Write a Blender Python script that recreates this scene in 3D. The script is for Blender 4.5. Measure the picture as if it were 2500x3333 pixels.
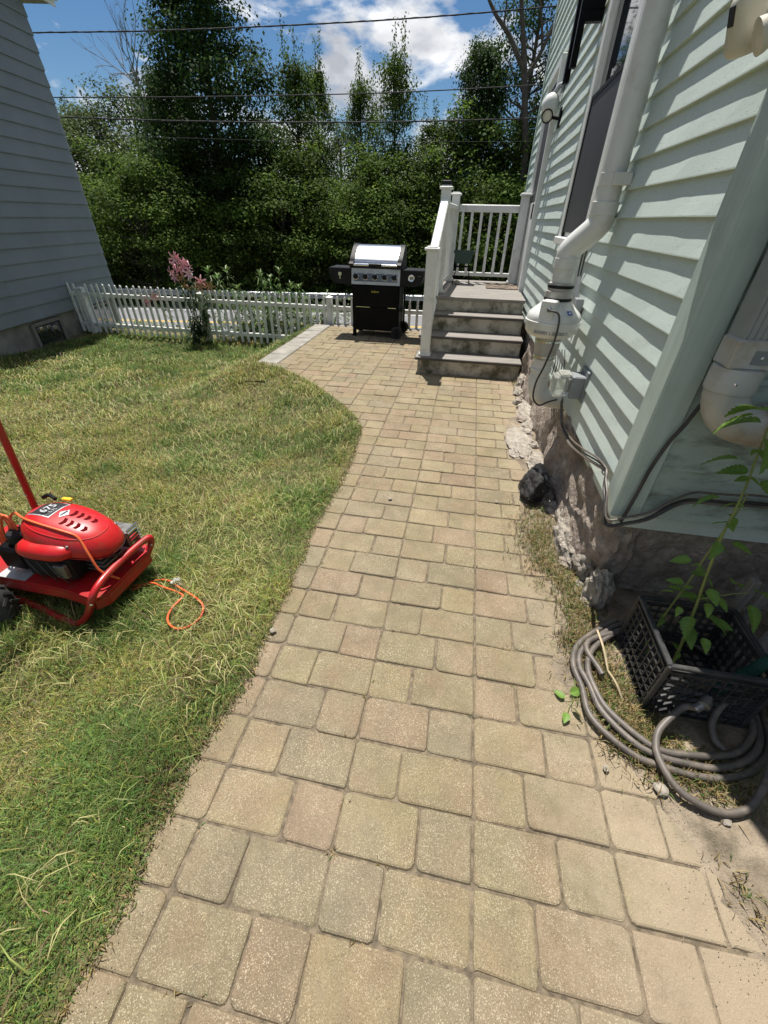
import bpy, bmesh, math, random
import numpy as np
from mathutils import Vector, Matrix, noise as mnoise

for o in list(bpy.data.objects): bpy.data.objects.remove(o)
scene = bpy.context.scene
COL = scene.collection
RNG = np.random.default_rng(7)
random.seed(7)

# ------------------------------------------------------------------ camera
U = 0.155                                   # one course of paving, metres
FPX = 1334.5                                # focal length in pixels of the 2500 x 3333 picture
YAW, PIT, ROL = [math.radians(a) for a in (9.75, 35.65, 1.35)]
CAM = np.array([-1.309, -1.226, 9.232]) * U
_fw = np.array([-math.sin(YAW)*math.cos(PIT), math.cos(YAW)*math.cos(PIT), -math.sin(PIT)])
_r = np.array([math.cos(YAW), math.sin(YAW), 0.0]); _u = np.cross(_r, _fw)
CR = math.cos(ROL)*_r + math.sin(ROL)*_u
CU = -math.sin(ROL)*_r + math.cos(ROL)*_u
cd = bpy.data.cameras.new('camera'); cam = bpy.data.objects.new('camera', cd); COL.objects.link(cam)
cd.sensor_fit = 'HORIZONTAL'; cd.sensor_width = 36.0; cd.lens = 36.0*FPX/2500.0
cd.clip_start = 0.02; cd.clip_end = 4000.0
mw = Matrix.Identity(4)
for i in range(3):
    mw[i][0] = CR[i]; mw[i][1] = CU[i]; mw[i][2] = -_fw[i]; mw[i][3] = CAM[i]
cam.matrix_world = mw
scene.camera = cam
scene.render.resolution_x = 768; scene.render.resolution_y = 1024

def ray(px, py): return _fw + CR*(px-1250)/FPX - CU*(py-1666.5)/FPX
def on(px, py, ax, v):
    d = ray(px, py); t = (v-CAM[ax])/d[ax]; return CAM + t*d
def GX(px, py, x): return on(px, py, 0, x)
def GY(px, py, y): return on(px, py, 1, y)
def GZ(px, py, z=0.0): return on(px, py, 2, z)

# ------------------------------------------------------------------ sun and sky
SUN = Vector((-0.127, 0.318, 0.94)).normalized()
w = bpy.data.worlds.new('World'); scene.world = w; w.use_nodes = True
nt = w.node_tree; nt.nodes.clear()
def N(t, ty, **kw):
    n = t.nodes.new(ty)
    for k, v in kw.items(): setattr(n, k, v)
    return n
out = N(nt, 'ShaderNodeOutputWorld'); bg = N(nt, 'ShaderNodeBackground')
bg.inputs['Strength'].default_value = 0.05
sky = N(nt, 'ShaderNodeTexSky', sky_type='NISHITA', sun_disc=False)
sky.sun_elevation = math.asin(SUN.z); sky.sun_rotation = math.atan2(SUN.x, SUN.y)
sky.air_density = 1.0; sky.dust_density = 0.25; sky.ozone_density = 4.0; sky.altitude = 200
tc = N(nt, 'ShaderNodeTexCoord')
mp = N(nt, 'ShaderNodeMapping'); mp.inputs['Scale'].default_value = (1.0, 1.0, 2.0); mp.inputs['Location'].default_value = (2.7, 1.9, 0.6)
nz = N(nt, 'ShaderNodeTexNoise'); nz.inputs['Scale'].default_value = 5.0; nz.inputs['Detail'].default_value = 9.0
nz.inputs['Roughness'].default_value = 0.56; nz.inputs['Distortion'].default_value = 0.25
rp = N(nt, 'ShaderNodeValToRGB'); rp.color_ramp.elements[0].position = 0.50; rp.color_ramp.elements[1].position = 0.59
nz2 = N(nt, 'ShaderNodeTexNoise'); nz2.inputs['Scale'].default_value = 9.0; nz2.inputs['Detail'].default_value = 5.0
rp2 = N(nt, 'ShaderNodeValToRGB'); rp2.color_ramp.elements[0].position = 0.35; rp2.color_ramp.elements[1].position = 0.65
rp2.color_ramp.elements[0].color = (7.0, 7.4, 8.2, 1); rp2.color_ramp.elements[1].color = (16.0, 16.1, 16.3, 1)
hs = N(nt, 'ShaderNodeHueSaturation'); hs.inputs['Saturation'].default_value = 1.2; hs.inputs['Value'].default_value = 1.15
mx = N(nt, 'ShaderNodeMix', data_type='RGBA')
L = nt.links.new
L(tc.outputs['Generated'], mp.inputs[0]); L(mp.outputs[0], nz.inputs['Vector']); L(mp.outputs[0], nz2.inputs['Vector'])
L(nz.outputs['Fac'], rp.inputs[0]); L(nz2.outputs['Fac'], rp2.inputs[0])
L(sky.outputs[0], hs.inputs['Color'])
L(rp.outputs[0], mx.inputs['Factor']); L(hs.outputs[0], mx.inputs[6]); L(rp2.outputs[0], mx.inputs[7])
L(mx.outputs[2], bg.inputs['Color']); L(bg.outputs[0], out.inputs[0])
sd = bpy.data.lights.new('sun', 'SUN'); sd.energy = 5.0; sd.angle = math.radians(0.53); sd.color = (1.0, 0.955, 0.88)
so = bpy.data.objects.new('sun', sd); COL.objects.link(so)
so.rotation_euler = SUN.to_track_quat('Z', 'Y').to_euler(); so.location = (-4, 8, 20)
scene.view_settings.view_transform = 'Standard'; scene.view_settings.look = 'None'
scene.view_settings.gamma = 1.0; scene.view_settings.exposure = 0.50; scene.view_settings.use_curve_mapping = False
scene.render.engine = 'CYCLES'
scene.cycles.max_bounces = 8; scene.cycles.transparent_max_bounces = 12

# ------------------------------------------------------------------ materials
def newmat(name):
    m = bpy.data.materials.new(name); m.use_nodes = True
    t = m.node_tree; p = t.nodes['Principled BSDF']
    return m, t, p
def coords(t, rnd=False):
    c = N(t, 'ShaderNodeTexCoord')
    if not rnd: return c.outputs['Object']
    oi = N(t, 'ShaderNodeObjectInfo'); v = N(t, 'ShaderNodeVectorMath', operation='SCALE')
    comb = N(t, 'ShaderNodeCombineXYZ')
    for k, s in ((0, 37.1), (1, 71.7), (2, 13.3)):
        mu = N(t, 'ShaderNodeMath', operation='MULTIPLY'); mu.inputs[1].default_value = s
        t.links.new(oi.outputs['Random'], mu.inputs[0]); t.links.new(mu.outputs[0], comb.inputs[k])
    ad = N(t, 'ShaderNodeVectorMath', operation='ADD')
    t.links.new(c.outputs['Object'], ad.inputs[0]); t.links.new(comb.outputs[0], ad.inputs[1])
    return ad.outputs[0]
def noise_fac(t, vec, scale, detail=4.0, rough=0.55, stretch=None, lo=0.35, hi=0.65):
    if stretch:
        m_ = N(t, 'ShaderNodeMapping'); m_.inputs['Scale'].default_value = stretch
        t.links.new(vec, m_.inputs[0]); vec = m_.outputs[0]
    n = N(t, 'ShaderNodeTexNoise'); n.inputs['Scale'].default_value = scale
    n.inputs['Detail'].default_value = detail; n.inputs['Roughness'].default_value = rough
    t.links.new(vec, n.inputs['Vector'])
    r = N(t, 'ShaderNodeMapRange'); r.inputs[1].default_value = lo; r.inputs[2].default_value = hi
    t.links.new(n.outputs['Fac'], r.inputs[0])
    return r.outputs[0]
def mixc(t, fac, a, b, mode='MIX'):
    m_ = N(t, 'ShaderNodeMix', data_type='RGBA', blend_type=mode)
    if isinstance(fac, (int, float)): m_.inputs['Factor'].default_value = fac
    else: t.links.new(fac, m_.inputs['Factor'])
    for s, v in ((6, a), (7, b)):
        if isinstance(v, (tuple, list)): m_.inputs[s].default_value = (*v[:3], 1)
        else: t.links.new(v, m_.inputs[s])
    return m_.outputs[2]
def mulf(t, a, k):
    m_ = N(t, 'ShaderNodeMath', operation='MULTIPLY'); m_.use_clamp = True
    t.links.new(a, m_.inputs[0])
    if isinstance(k, (int, float)): m_.inputs[1].default_value = k
    else: t.links.new(k, m_.inputs[1])
    return m_.outputs[0]
def bump(t, p, h, strength, dist=0.01):
    b = N(t, 'ShaderNodeBump'); b.inputs['Strength'].default_value = strength; b.inputs['Distance'].default_value = dist
    t.links.new(h, b.inputs['Height']); t.links.new(b.outputs[0], p.inputs['Normal'])
def mat(name, a, b=None, scale=6.0, rough=0.6, metal=0.0, bmp=0.0, bscale=40.0, bdist=0.004, stretch=None,
        grime=None, gscale=3.0, gamt=0.5, spec=None, rnd=False, coat=0.0, glo=0.5, ghi=0.7):
    m, t, p = newmat(name)
    vec = coords(t, rnd)
    col = mixc(t, noise_fac(t, vec, scale, stretch=stretch), a, b if b else [c*0.86 for c in a])
    if grime:
        g = mulf(t, noise_fac(t, vec, gscale, 6.0, 0.65, lo=glo, hi=ghi), gamt)
        col = mixc(t, g, col, grime)
    t.links.new(col, p.inputs['Base Color'])
    p.inputs['Roughness'].default_value = rough; p.inputs['Metallic'].default_value = metal
    if spec is not None: p.inputs['Specular IOR Level'].default_value = spec
    if coat: p.inputs['Coat Weight'].default_value = coat; p.inputs['Coat Roughness'].default_value = 0.08
    if bmp: bump(t, p, noise_fac(t, vec, bscale, 6.0, 0.6, stretch=stretch, lo=0.2, hi=0.8), bmp, bdist)
    return m

MT = {}
# pavers: concrete with exposed aggregate; the tint of each stone is its object colour (or vertex colour when joined)
def paver_mat(name, attr):
    m, t, p = newmat(name)
    vec = coords(t, not attr)
    if attr:
        a = N(t, 'ShaderNodeAttribute'); a.attribute_name = 'tint'; base = a.outputs['Color']
    else:
        base = N(t, 'ShaderNodeObjectInfo').outputs['Color']
    hue = noise_fac(t, vec, 6.5, 3.0, 0.5, lo=0.42, hi=0.68); base = mixc(t, mulf(t, hue, 0.5), base, (0.40, 0.255, 0.165))
    mott = noise_fac(t, vec, 11.0, 6.0, 0.65)
    col = mixc(t, mulf(t, mott, 0.55), base, mixc(t, 0.62, base, (0.14, 0.13, 0.085)))
    fine = noise_fac(t, vec, 300.0, 3.0, 0.7, lo=0.3, hi=0.7)
    col = mixc(t, mulf(t, fine, 0.55), mixc(t, 0.62, col, (0.07, 0.06, 0.04)), col)
    v = N(t, 'ShaderNodeTexVoronoi'); v.inputs['Scale'].default_value = 520.0; v.inputs['Randomness'].default_value = 1.0
    t.links.new(vec, v.inputs['Vector'])
    sep = N(t, 'ShaderNodeSeparateColor'); t.links.new(v.outputs['Color'], sep.inputs[0])
    gt = N(t, 'ShaderNodeMath', operation='GREATER_THAN'); gt.inputs[1].default_value = 0.86; t.links.new(sep.outputs[0], gt.inputs[0])
    wp = N(t, 'ShaderNodeNewGeometry').outputs['Position']; wear = noise_fac(t, wp, 4.5, 6.0, 0.7, lo=0.34, hi=0.66)
    col = mixc(t, mulf(t, mulf(t, gt.outputs[0], 0.62), wear), col, (0.70, 0.62, 0.45))
    gt2 = N(t, 'ShaderNodeMath', operation='GREATER_THAN'); gt2.inputs[1].default_value = 0.90; t.links.new(sep.outputs[1], gt2.inputs[0])
    col = mixc(t, mulf(t, gt2.outputs[0], 0.5), col, (0.09, 0.075, 0.055))
    # dust drifted over the stones
    ow = N(t, 'ShaderNodeNewGeometry').outputs['Position']
    du = mulf(t, noise_fac(t, ow, 2.2, 6.0, 0.6, lo=0.47, hi=0.75), 0.4)
    col = mixc(t, du, col, (0.36, 0.29, 0.21))
    sx = N(t, 'ShaderNodeSeparateXYZ'); t.links.new(ow, sx.inputs[0])
    e1 = N(t, 'ShaderNodeMapRange'); e1.inputs[1].default_value = 0.12; e1.inputs[2].default_value = 0.62; t.links.new(sx.outputs[0], e1.inputs[0])
    ad_ = N(t, 'ShaderNodeMath', operation='ADD'); t.links.new(e1.outputs[0], ad_.inputs[0])
    nn_ = noise_fac(t, ow, 14.0, 8.0, 0.75, lo=0.25, hi=0.85); t.links.new(nn_, ad_.inputs[1])
    e2 = N(t, 'ShaderNodeMapRange'); e2.inputs[1].default_value = 0.45; e2.inputs[2].default_value = 1.2; e2.inputs[4].default_value = 0.66; t.links.new(ad_.outputs[0], e2.inputs[0])
    col = mixc(t, e2.outputs[0], col, (0.37, 0.30, 0.215))
    stn = mulf(t, noise_fac(t, ow, 3.7, 8.0, 0.75, lo=0.52, hi=0.74), 0.5); col = mixc(t, stn, col, (0.13, 0.115, 0.08))
    t.links.new(col, p.inputs['Base Color']); p.inputs['Roughness'].default_value = 0.92
    p.inputs['Specular IOR Level'].default_value = 0.25
    bump(t, p, fine, 0.5, 0.003)
    return m
MT['paver'] = paver_mat('paver_concrete', False)
MT['paver_far'] = paver_mat('paver_concrete_joined', True)
MT['sand'] = mat('joint_sand', (0.24, 0.19, 0.13), (0.10, 0.08, 0.055), 40, 0.95, bmp=0.8, bscale=120, bdist=0.006)
MT['dirt'] = mat('dry_dirt', (0.34, 0.275, 0.20), (0.20, 0.16, 0.115), 9, 0.95, bmp=0.9, bscale=70, bdist=0.008, grime=(0.09, 0.075, 0.05), gscale=7, gamt=0.85, glo=0.46, ghi=0.66)
MT['slab'] = mat('grey_concrete', (0.33, 0.31, 0.27), (0.22, 0.21, 0.18), 5, 0.9, bmp=0.4, bscale=90, bdist=0.003, grime=(0.14, 0.13, 0.10), gscale=9, gamt=0.5)
MT['soil'] = mat('lawn_soil', (0.19, 0.165, 0.065), (0.11, 0.095, 0.04), 14, 0.95, bmp=0.8, bscale=60, bdist=0.02)
MT['bank'] = mat('weedy_bank_soil', (0.09, 0.12, 0.04), (0.05, 0.075, 0.025), 3, 0.95, bmp=0.8, bscale=14, bdist=0.06)
MT['road'] = mat('grey_asphalt', (0.20, 0.20, 0.21), (0.165, 0.165, 0.17), 0.8, 0.9, bmp=0.3, bscale=60, bdist=0.003)
MT['wline'] = mat('white_road_paint', (0.75, 0.75, 0.72), (0.55, 0.55, 0.53), 6, 0.7)
MT['yline'] = mat('yellow_road_paint', (0.72, 0.46, 0.05), (0.6, 0.38, 0.05), 6, 0.7)
MT['white'] = mat('white_vinyl', (0.78, 0.79, 0.77), (0.70, 0.71, 0.69), 4, 0.4, grime=(0.33, 0.33, 0.26), gscale=5, gamt=0.5)
MT['fence'] = mat('weathered_white_vinyl', (0.80, 0.80, 0.77), (0.68, 0.69, 0.66), 4, 0.5, grime=(0.30, 0.30, 0.24), gscale=7, gamt=0.55)
MT['pvc'] = mat('white_pvc', (0.74, 0.74, 0.71), (0.66, 0.66, 0.63), 5, 0.32, grime=(0.42, 0.38, 0.30), gscale=8, gamt=0.45)
MT['pvcold'] = mat('greyed_pvc', (0.50, 0.495, 0.47), (0.40, 0.395, 0.37), 6, 0.4, grime=(0.30, 0.20, 0.11), gscale=7, gamt=0.8)
def siding_mat(name, a, b, grain, grime=None):
    m, t, p = newmat(name)
    vec = coords(t)
    col = mixc(t, noise_fac(t, vec, 1.6, 4), a, b)
    # embossed wood grain: long wavy lines
    mp_ = N(t, 'ShaderNodeMapping'); mp_.inputs['Scale'].default_value = (2.0, 2.0, 22.0)
    t.links.new(vec, mp_.inputs[0])
    wv = N(t, 'ShaderNodeTexNoise'); wv.inputs['Scale'].default_value = 2.2; wv.inputs['Detail'].default_value = 2.0; wv.inputs['Distortion'].default_value = 1.6
    t.links.new(mp_.outputs[0], wv.inputs['Vector'])
    mm = N(t, 'ShaderNodeMath', operation='MULTIPLY'); mm.inputs[1].default_value = 16.0; t.links.new(wv.outputs['Fac'], mm.inputs[0])
    fr = N(t, 'ShaderNodeMath', operation='FRACT'); t.links.new(mm.outputs[0], fr.inputs[0])
    ln = N(t, 'ShaderNodeMapRange'); ln.inputs[1].default_value = 0.0; ln.inputs[2].default_value = 0.16; ln.inputs[3].default_value = 0.0; ln.inputs[4].default_value = 1.0
    t.links.new(fr.outputs[0], ln.inputs[0])
    if grain: col = mixc(t, ln.outputs[0], mixc(t, grain, col, (0.15, 0.21, 0.18)), col)
    if grime:
        g = mulf(t, noise_fac(t, vec, 5.0, 6.0, 0.65, stretch=(1, 1, 3), lo=0.48, hi=0.68), 0.8)
        zz = N(t, 'ShaderNodeSeparateXYZ'); t.links.new(vec, zz.inputs[0])
        col = mixc(t, g, col, grime)
    t.links.new(col, p.inputs['Base Color']); p.inputs['Roughness'].default_value = 0.5
    bump(t, p, ln.outputs[0], 0.25, 0.0012)
    return m
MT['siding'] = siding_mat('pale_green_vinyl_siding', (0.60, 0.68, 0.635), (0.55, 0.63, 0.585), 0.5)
MT['siding_end'] = siding_mat('mottled_green_siding', (0.44, 0.52, 0.475), (0.36, 0.43, 0.39), 0.25, grime=(0.10, 0.105, 0.08))  # darker green with random dark mottling, for the end wall boards
MT['corner'] = mat('green_corner_trim', (0.47, 0.555, 0.515), (0.40, 0.48, 0.44), 3, 0.5, stretch=(10, 10, 0.6), bmp=0.25, bscale=30, bdist=0.002, grime=(0.24, 0.28, 0.24), gscale=6, gamt=0.3)
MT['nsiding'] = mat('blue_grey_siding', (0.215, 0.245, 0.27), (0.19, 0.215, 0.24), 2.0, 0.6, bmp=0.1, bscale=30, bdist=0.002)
MT['granite'] = mat('rough_granite', (0.46, 0.39, 0.33), (0.27, 0.22, 0.18), 22, 0.9, bmp=1.0, bscale=38, bdist=0.02, grime=(0.14, 0.11, 0.09), gscale=6, gamt=0.6)
MT['mortar'] = mat('crumbling_mortar', (0.50, 0.45, 0.38), (0.33, 0.29, 0.24), 22, 0.95, bmp=1.0, bscale=60, bdist=0.015, grime=(0.17, 0.15, 0.13), gscale=18, gamt=0.75)
MT['foundation'] = mat('concrete_foundation', (0.30, 0.29, 0.26), (0.18, 0.17, 0.15), 4, 0.9, bmp=0.5, bscale=20, bdist=0.01)
MT['blackrock'] = mat('dark_rock', (0.045, 0.042, 0.04), (0.02, 0.02, 0.02), 12, 0.9, bmp=1.0, bscale=25, bdist=0.015)
MT['tread'] = mat('grey_composite_tread', (0.27, 0.245, 0.22), (0.19, 0.172, 0.155), 3, 0.75, stretch=(1, 14, 1), bmp=0.15, bscale=30, bdist=0.002, grime=(0.16, 0.15, 0.13), gscale=4, gamt=0.4)
MT['treadedge'] = mat('tread_shade_and_stringer', (0.10, 0.088, 0.08), (0.07, 0.062, 0.055), 6, 0.8)  # dark tone painting shade on the tread fronts; also colours the stringers
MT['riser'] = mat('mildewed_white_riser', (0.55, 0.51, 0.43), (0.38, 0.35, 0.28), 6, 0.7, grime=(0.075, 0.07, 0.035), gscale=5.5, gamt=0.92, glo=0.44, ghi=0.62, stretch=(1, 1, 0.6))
MT['black'] = mat('black_paint', (0.006, 0.006, 0.007), (0.009, 0.009, 0.010), 5, 0.4, spec=0.06)
MT['blackmatte'] = mat('black_plastic', (0.012, 0.012, 0.013), (0.02, 0.02, 0.022), 8, 0.5, spec=0.15, bmp=0.2, bscale=90, bdist=0.001)
MT['cratem'] = mat('dusty_black_plastic', (0.022, 0.022, 0.024), (0.05, 0.05, 0.052), 9, 0.38, grime=(0.16, 0.15, 0.13), gscale=14, gamt=0.35)
MT['cable'] = mat('cable_rubber', (0.035, 0.033, 0.032), (0.06, 0.055, 0.05), 10, 0.5)
MT['rubber'] = mat('tyre_rubber', (0.02, 0.02, 0.02), (0.045, 0.042, 0.04), 12, 0.85)
MT['steel'] = mat('brushed_stainless', (0.66, 0.66, 0.66), (0.58, 0.58, 0.58), 4, 0.22, 1.0, stretch=(1, 30, 30), bmp=0.05, bscale=60, bdist=0.001)
MT['steelpanel'] = mat('stained_stainless', (0.55, 0.53, 0.50), (0.42, 0.40, 0.37), 7, 0.38, 0.9, grime=(0.30, 0.24, 0.17), gscale=10, gamt=0.4)
MT['chrome'] = mat('chrome', (0.75, 0.75, 0.75), (0.7, 0.7, 0.7), 4, 0.12, 1.0)
MT['alu'] = mat('dull_aluminium', (0.26, 0.26, 0.255), (0.15, 0.15, 0.145), 18, 0.45, 0.7, grime=(0.08, 0.07, 0.06), gscale=30, gamt=0.6)
MT['greymetal'] = mat('galvanised_steel', (0.42, 0.43, 0.44), (0.34, 0.35, 0.36), 5, 0.5, 0.5)
MT['greybox'] = mat('grey_pvc_box', (0.24, 0.26, 0.27), (0.20, 0.215, 0.225), 8, 0.6)
MT['red'] = mat('red_enamel', (0.46, 0.012, 0.016), (0.38, 0.010, 0.014), 5, 0.38, coat=0.25, grime=(0.17, 0.06, 0.035), gscale=14, gamt=0.7, glo=0.5, ghi=0.72)
MT['redplastic'] = mat('red_plastic_shroud', (0.55, 0.012, 0.015), (0.46, 0.010, 0.013), 4, 0.36, coat=0.12, grime=(0.26, 0.08, 0.05), gscale=15, gamt=0.6, glo=0.52, ghi=0.74)
MT['orange'] = mat('orange_cord', (0.78, 0.15, 0.045), (0.66, 0.12, 0.04), 12, 0.45)
MT['yellow'] = mat('yellow_plastic', (0.80, 0.55, 0.03), (0.75, 0.5, 0.03), 9, 0.4)
MT['hose'] = mat('dusty_grey_hose', (0.15, 0.128, 0.112), (0.09, 0.078, 0.068), 14, 0.5, grime=(0.27, 0.22, 0.165), gscale=24, gamt=0.5)
MT['teal'] = mat('green_fabric_hose', (0.010, 0.075, 0.050), (0.006, 0.05, 0.034), 60, 0.8)
MT['planter'] = mat('dark_green_planter', (0.022, 0.05, 0.042), (0.03, 0.06, 0.05), 6, 0.6)
MT['stone'] = mat('pale_stone', (0.38, 0.34, 0.28), (0.26, 0.23, 0.19), 20, 0.9, bmp=0.6, bscale=40, bdist=0.006)
MT['matm'] = mat('worn_doormat', (0.22, 0.17, 0.12), (0.05, 0.04, 0.035), 16, 0.95, bmp=0.6, bscale=80, bdist=0.004)
MT['wood'] = mat('weathered_grey_wood', (0.26, 0.24, 0.21), (0.16, 0.15, 0.13), 5, 0.85, stretch=(12, 12, 1), bmp=0.3, bscale=30, bdist=0.003)
MT['cream'] = mat('aged_cream_plastic', (0.66, 0.62, 0.52), (0.56, 0.52, 0.42), 5, 0.4, grime=(0.27, 0.23, 0.16), gscale=14, gamt=0.55)
MT['wire'] = mat('utility_wire', (0.02, 0.02, 0.022), (0.035, 0.035, 0.038), 3, 0.7, spec=0.2)
MT['dark'] = mat('dark_interior', (0.015, 0.015, 0.016), (0.02, 0.02, 0.022), 3, 0.8)
MT['screen'] = mat('dark_window_screen', (0.030, 0.030, 0.035), (0.045, 0.043, 0.05), 2, 0.55)
MT['pink'] = mat('pink_petal', (0.80, 0.34, 0.46), (0.84, 0.56, 0.60), 25, 0.6)
MT['brownpetal'] = mat('withered_petal', (0.55, 0.32, 0.22), (0.42, 0.24, 0.14), 25, 0.7)
MT['bark'] = mat('tree_bark', (0.09, 0.075, 0.06), (0.05, 0.042, 0.035), 3, 0.9, bmp=0.8, bscale=6, bdist=0.05)
MT['deadbark'] = mat('dead_grey_bark', (0.26, 0.24, 0.22), (0.17, 0.155, 0.14), 3, 0.9)
MT['straw'] = mat('dry_stalk', (0.52, 0.42, 0.26), (0.36, 0.29, 0.18), 12, 0.8)
def glass_mat(name, tint, rough=0.03):
    m, t, p = newmat(name)
    p.inputs['Base Color'].default_value = (*tint, 1); p.inputs['Roughness'].default_value = rough
    p.inputs['Specular IOR Level'].default_value = 1.0; p.inputs['IOR'].default_value = 2.2
    return m
MT['pane'] = glass_mat('reflective_window_pane', (0.02, 0.025, 0.03))
def clear_mat():
    m, t, p = newmat('clear_plastic_cover')
    p.inputs['Base Color'].default_value = (0.85, 0.85, 0.80, 1); p.inputs['Roughness'].default_value = 0.12
    p.inputs['Transmission Weight'].default_value = 0.75; p.inputs['IOR'].default_value = 1.3
    return m
MT['clear'] = clear_mat()
def leaf_mat(name, attr=True, a=(0.06, 0.11, 0.025), trans=0.35, rough=0.5, spec=0.3):
    m, t, p = newmat(name)
    if attr:
        at = N(t, 'ShaderNodeAttribute'); at.attribute_name = 'tint'; col = at.outputs['Color']
    else:
        vec = coords(t); col = mixc(t, noise_fac(t, vec, 12.0), a, [c*0.6 for c in a])
    t.links.new(col, p.inputs['Base Color']); p.inputs['Roughness'].default_value = rough
    p.inputs['Specular IOR Level'].default_value = spec
    tr = N(t, 'ShaderNodeBsdfTranslucent'); ms = N(t, 'ShaderNodeMixShader'); ms.inputs[0].default_value = trans
    br = mixc(t, 0.5, col, (0.30, 0.42, 0.05), 'MIX') if False else col
    t.links.new(br, tr.inputs['Color'])
    o = t.nodes['Material Output']
    t.links.new(p.outputs[0], ms.inputs[1]); t.links.new(tr.outputs[0], ms.inputs[2]); t.links.new(ms.outputs[0], o.inputs[0])
    return m
MT['leaf'] = leaf_mat('foliage', rough=0.7, spec=0.12, trans=0.38)
MT['grass'] = leaf_mat('grass_blades', trans=0.3, rough=0.55)
MT['vine'] = leaf_mat('weed_leaf', trans=0.3, rough=0.45)

# ------------------------------------------------------------------ mesh helpers
ORG = {}
def link(o, parent=None, org=(0, 0, 0)):
    COL.objects.link(o); ORG[o.name] = np.array(org, float)
    if parent: o.parent = parent
    return o
def tag(o, label=None, cat=None, group=None, kind=None):
    for k, v in (('label', label), ('category', cat), ('group', group), ('kind', kind)):
        if v: o[k] = v
    return o
def thing(name, loc, label, cat, group=None):
    o = bpy.data.objects.new(name, None); o.empty_display_size = 0.1; o.location = loc
    link(o, None, loc); return tag(o, label, cat, group)
def as_mesh(name, V, F, m, smooth=False):
    me = bpy.data.meshes.new(name); me.from_pydata([tuple(v) for v in V], [], F); me.update()
    if m: me.materials.append(m)
    if smooth: me.polygons.foreach_set('use_smooth', [True]*len(me.polygons))
    return me
class MB:
    def __init__(s): s.V = []; s.F = []
    def add(s, V, F):
        o = len(s.V); s.V += [np.array(v, float) for v in V]; s.F += [tuple(o+i for i in f) for f in F]; return s
    def box(s, a, b, ch=0.0):
        lo = np.minimum(a, b).astype(float); hi = np.maximum(a, b).astype(float)
        return s.obox((lo+hi)/2, (hi-lo)/2, np.eye(3), ch)
    def obox(s, c, h, R=None, ch=0.0):
        R = np.eye(3) if R is None else R
        c = np.array(c, float); h = np.array(h, float)
        if ch <= 0:
            V = [c + R @ (h*np.array((x, y, z))) for z in (-1, 1) for x, y in ((-1, -1), (1, -1), (1, 1), (-1, 1))]
            return s.add(V, [(3, 2, 1, 0), (4, 5, 6, 7), (0, 1, 5, 4), (1, 2, 6, 5), (2, 3, 7, 6), (3, 0, 4, 7)])
        k = min(ch, 0.45*h.min()); V = []
        def ring(z, ins, rr):
            x, y = h[0]-ins, h[1]-ins
            pts = [(-x+rr, -y), (x-rr, -y), (x, -y+rr), (x, y-rr), (x-rr, y), (-x+rr, y), (-x, y-rr), (-x, -y+rr)]
            return [c + R @ np.array((p[0], p[1], z)) for p in pts]
        for z, ins in ((-h[2], k), (-h[2]+k, 0), (h[2]-k, 0), (h[2], k)): V += ring(z, ins, k)
        F = [tuple(range(7, -1, -1)), tuple(range(24, 32))]
        for r in range(3):
            for i in range(8): F.append((r*8+i, r*8+(i+1) % 8, r*8+8+(i+1) % 8, r*8+8+i))
        return s.add(V, F)
    def bar(s, p, q, wx, wy, up=(0, 0, 1), ch=0.0):
        p = np.array(p, float); q = np.array(q, float); z = q-p; l = np.linalg.norm(z); z /= l
        u = np.array(up, float)
        if abs(u @ z) > 0.98: u = np.array((1.0, 0, 0))
        x = np.cross(u, z); x /= np.linalg.norm(x); y = np.cross(z, x)
        return s.obox((p+q)/2, (wx/2, wy/2, l/2), np.stack([x, y, z], 1), ch)
    def tube(s, pts, r, n=10, cap=True):
        P = [np.array(p, float) for p in pts]; m = len(P)
        rr = r if hasattr(r, '__len__') else [r]*m
        T = []
        for i in range(m):
            a = P[max(i-1, 0)]; b = P[min(i+1, m-1)]; d = b-a; T.append(d/(np.linalg.norm(d)+1e-12))
        u = np.array((0, 0, 1.0)) if abs(T[0][2]) < 0.9 else np.array((1.0, 0, 0))
        V = []; F = []
        for i in range(m):
            u = u - T[i]*(u @ T[i]); u /= np.linalg.norm(u)+1e-12; v = np.cross(T[i], u)
            for k in range(n):
                a = 2*math.pi*k/n; V.append(P[i] + rr[i]*(math.cos(a)*u + math.sin(a)*v))
        for i in range(m-1):
            for k in range(n):
                F.append((i*n+k, i*n+(k+1) % n, (i+1)*n+(k+1) % n, (i+1)*n+k))
        if cap: F.append(tuple(range(n-1, -1, -1))); F.append(tuple((m-1)*n+k for k in range(n)))
        return s.add(V, F)
    def lathe(s, c, axis, prof, n=24):
        c = np.array(c, float); z = np.array(axis, float); z /= np.linalg.norm(z)
        u = np.array((0, 0, 1.0)) if abs(z[2]) < 0.9 else np.array((1.0, 0, 0))
        u = u - z*(u @ z); u /= np.linalg.norm(u); v = np.cross(z, u); V = []; F = []
        for (r, h) in prof:
            for k in range(n):
                a = 2*math.pi*k/n; V.append(c + z*h + r*(math.cos(a)*u+math.sin(a)*v))
        m = len(prof)
        for i in range(m-1):
            for k in range(n): F.append((i*n+k, i*n+(k+1) % n, (i+1)*n+(k+1) % n, (i+1)*n+k))
        F.append(tuple(range(n-1, -1, -1))); F.append(tuple((m-1)*n+k for k in range(n)))
        return s.add(V, F)
    def prism(s, poly, d):            # poly: 3D points in order, d: extrusion vector
        P = [np.array(p, float) for p in poly]; n = len(P); d = np.array(d, float)
        V = P + [p+d for p in P]
        F = [tuple(range(n-1, -1, -1)), tuple(range(n, 2*n))] + [(i, (i+1) % n, n+(i+1) % n, n+i) for i in range(n)]
        return s.add(V, F)
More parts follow.
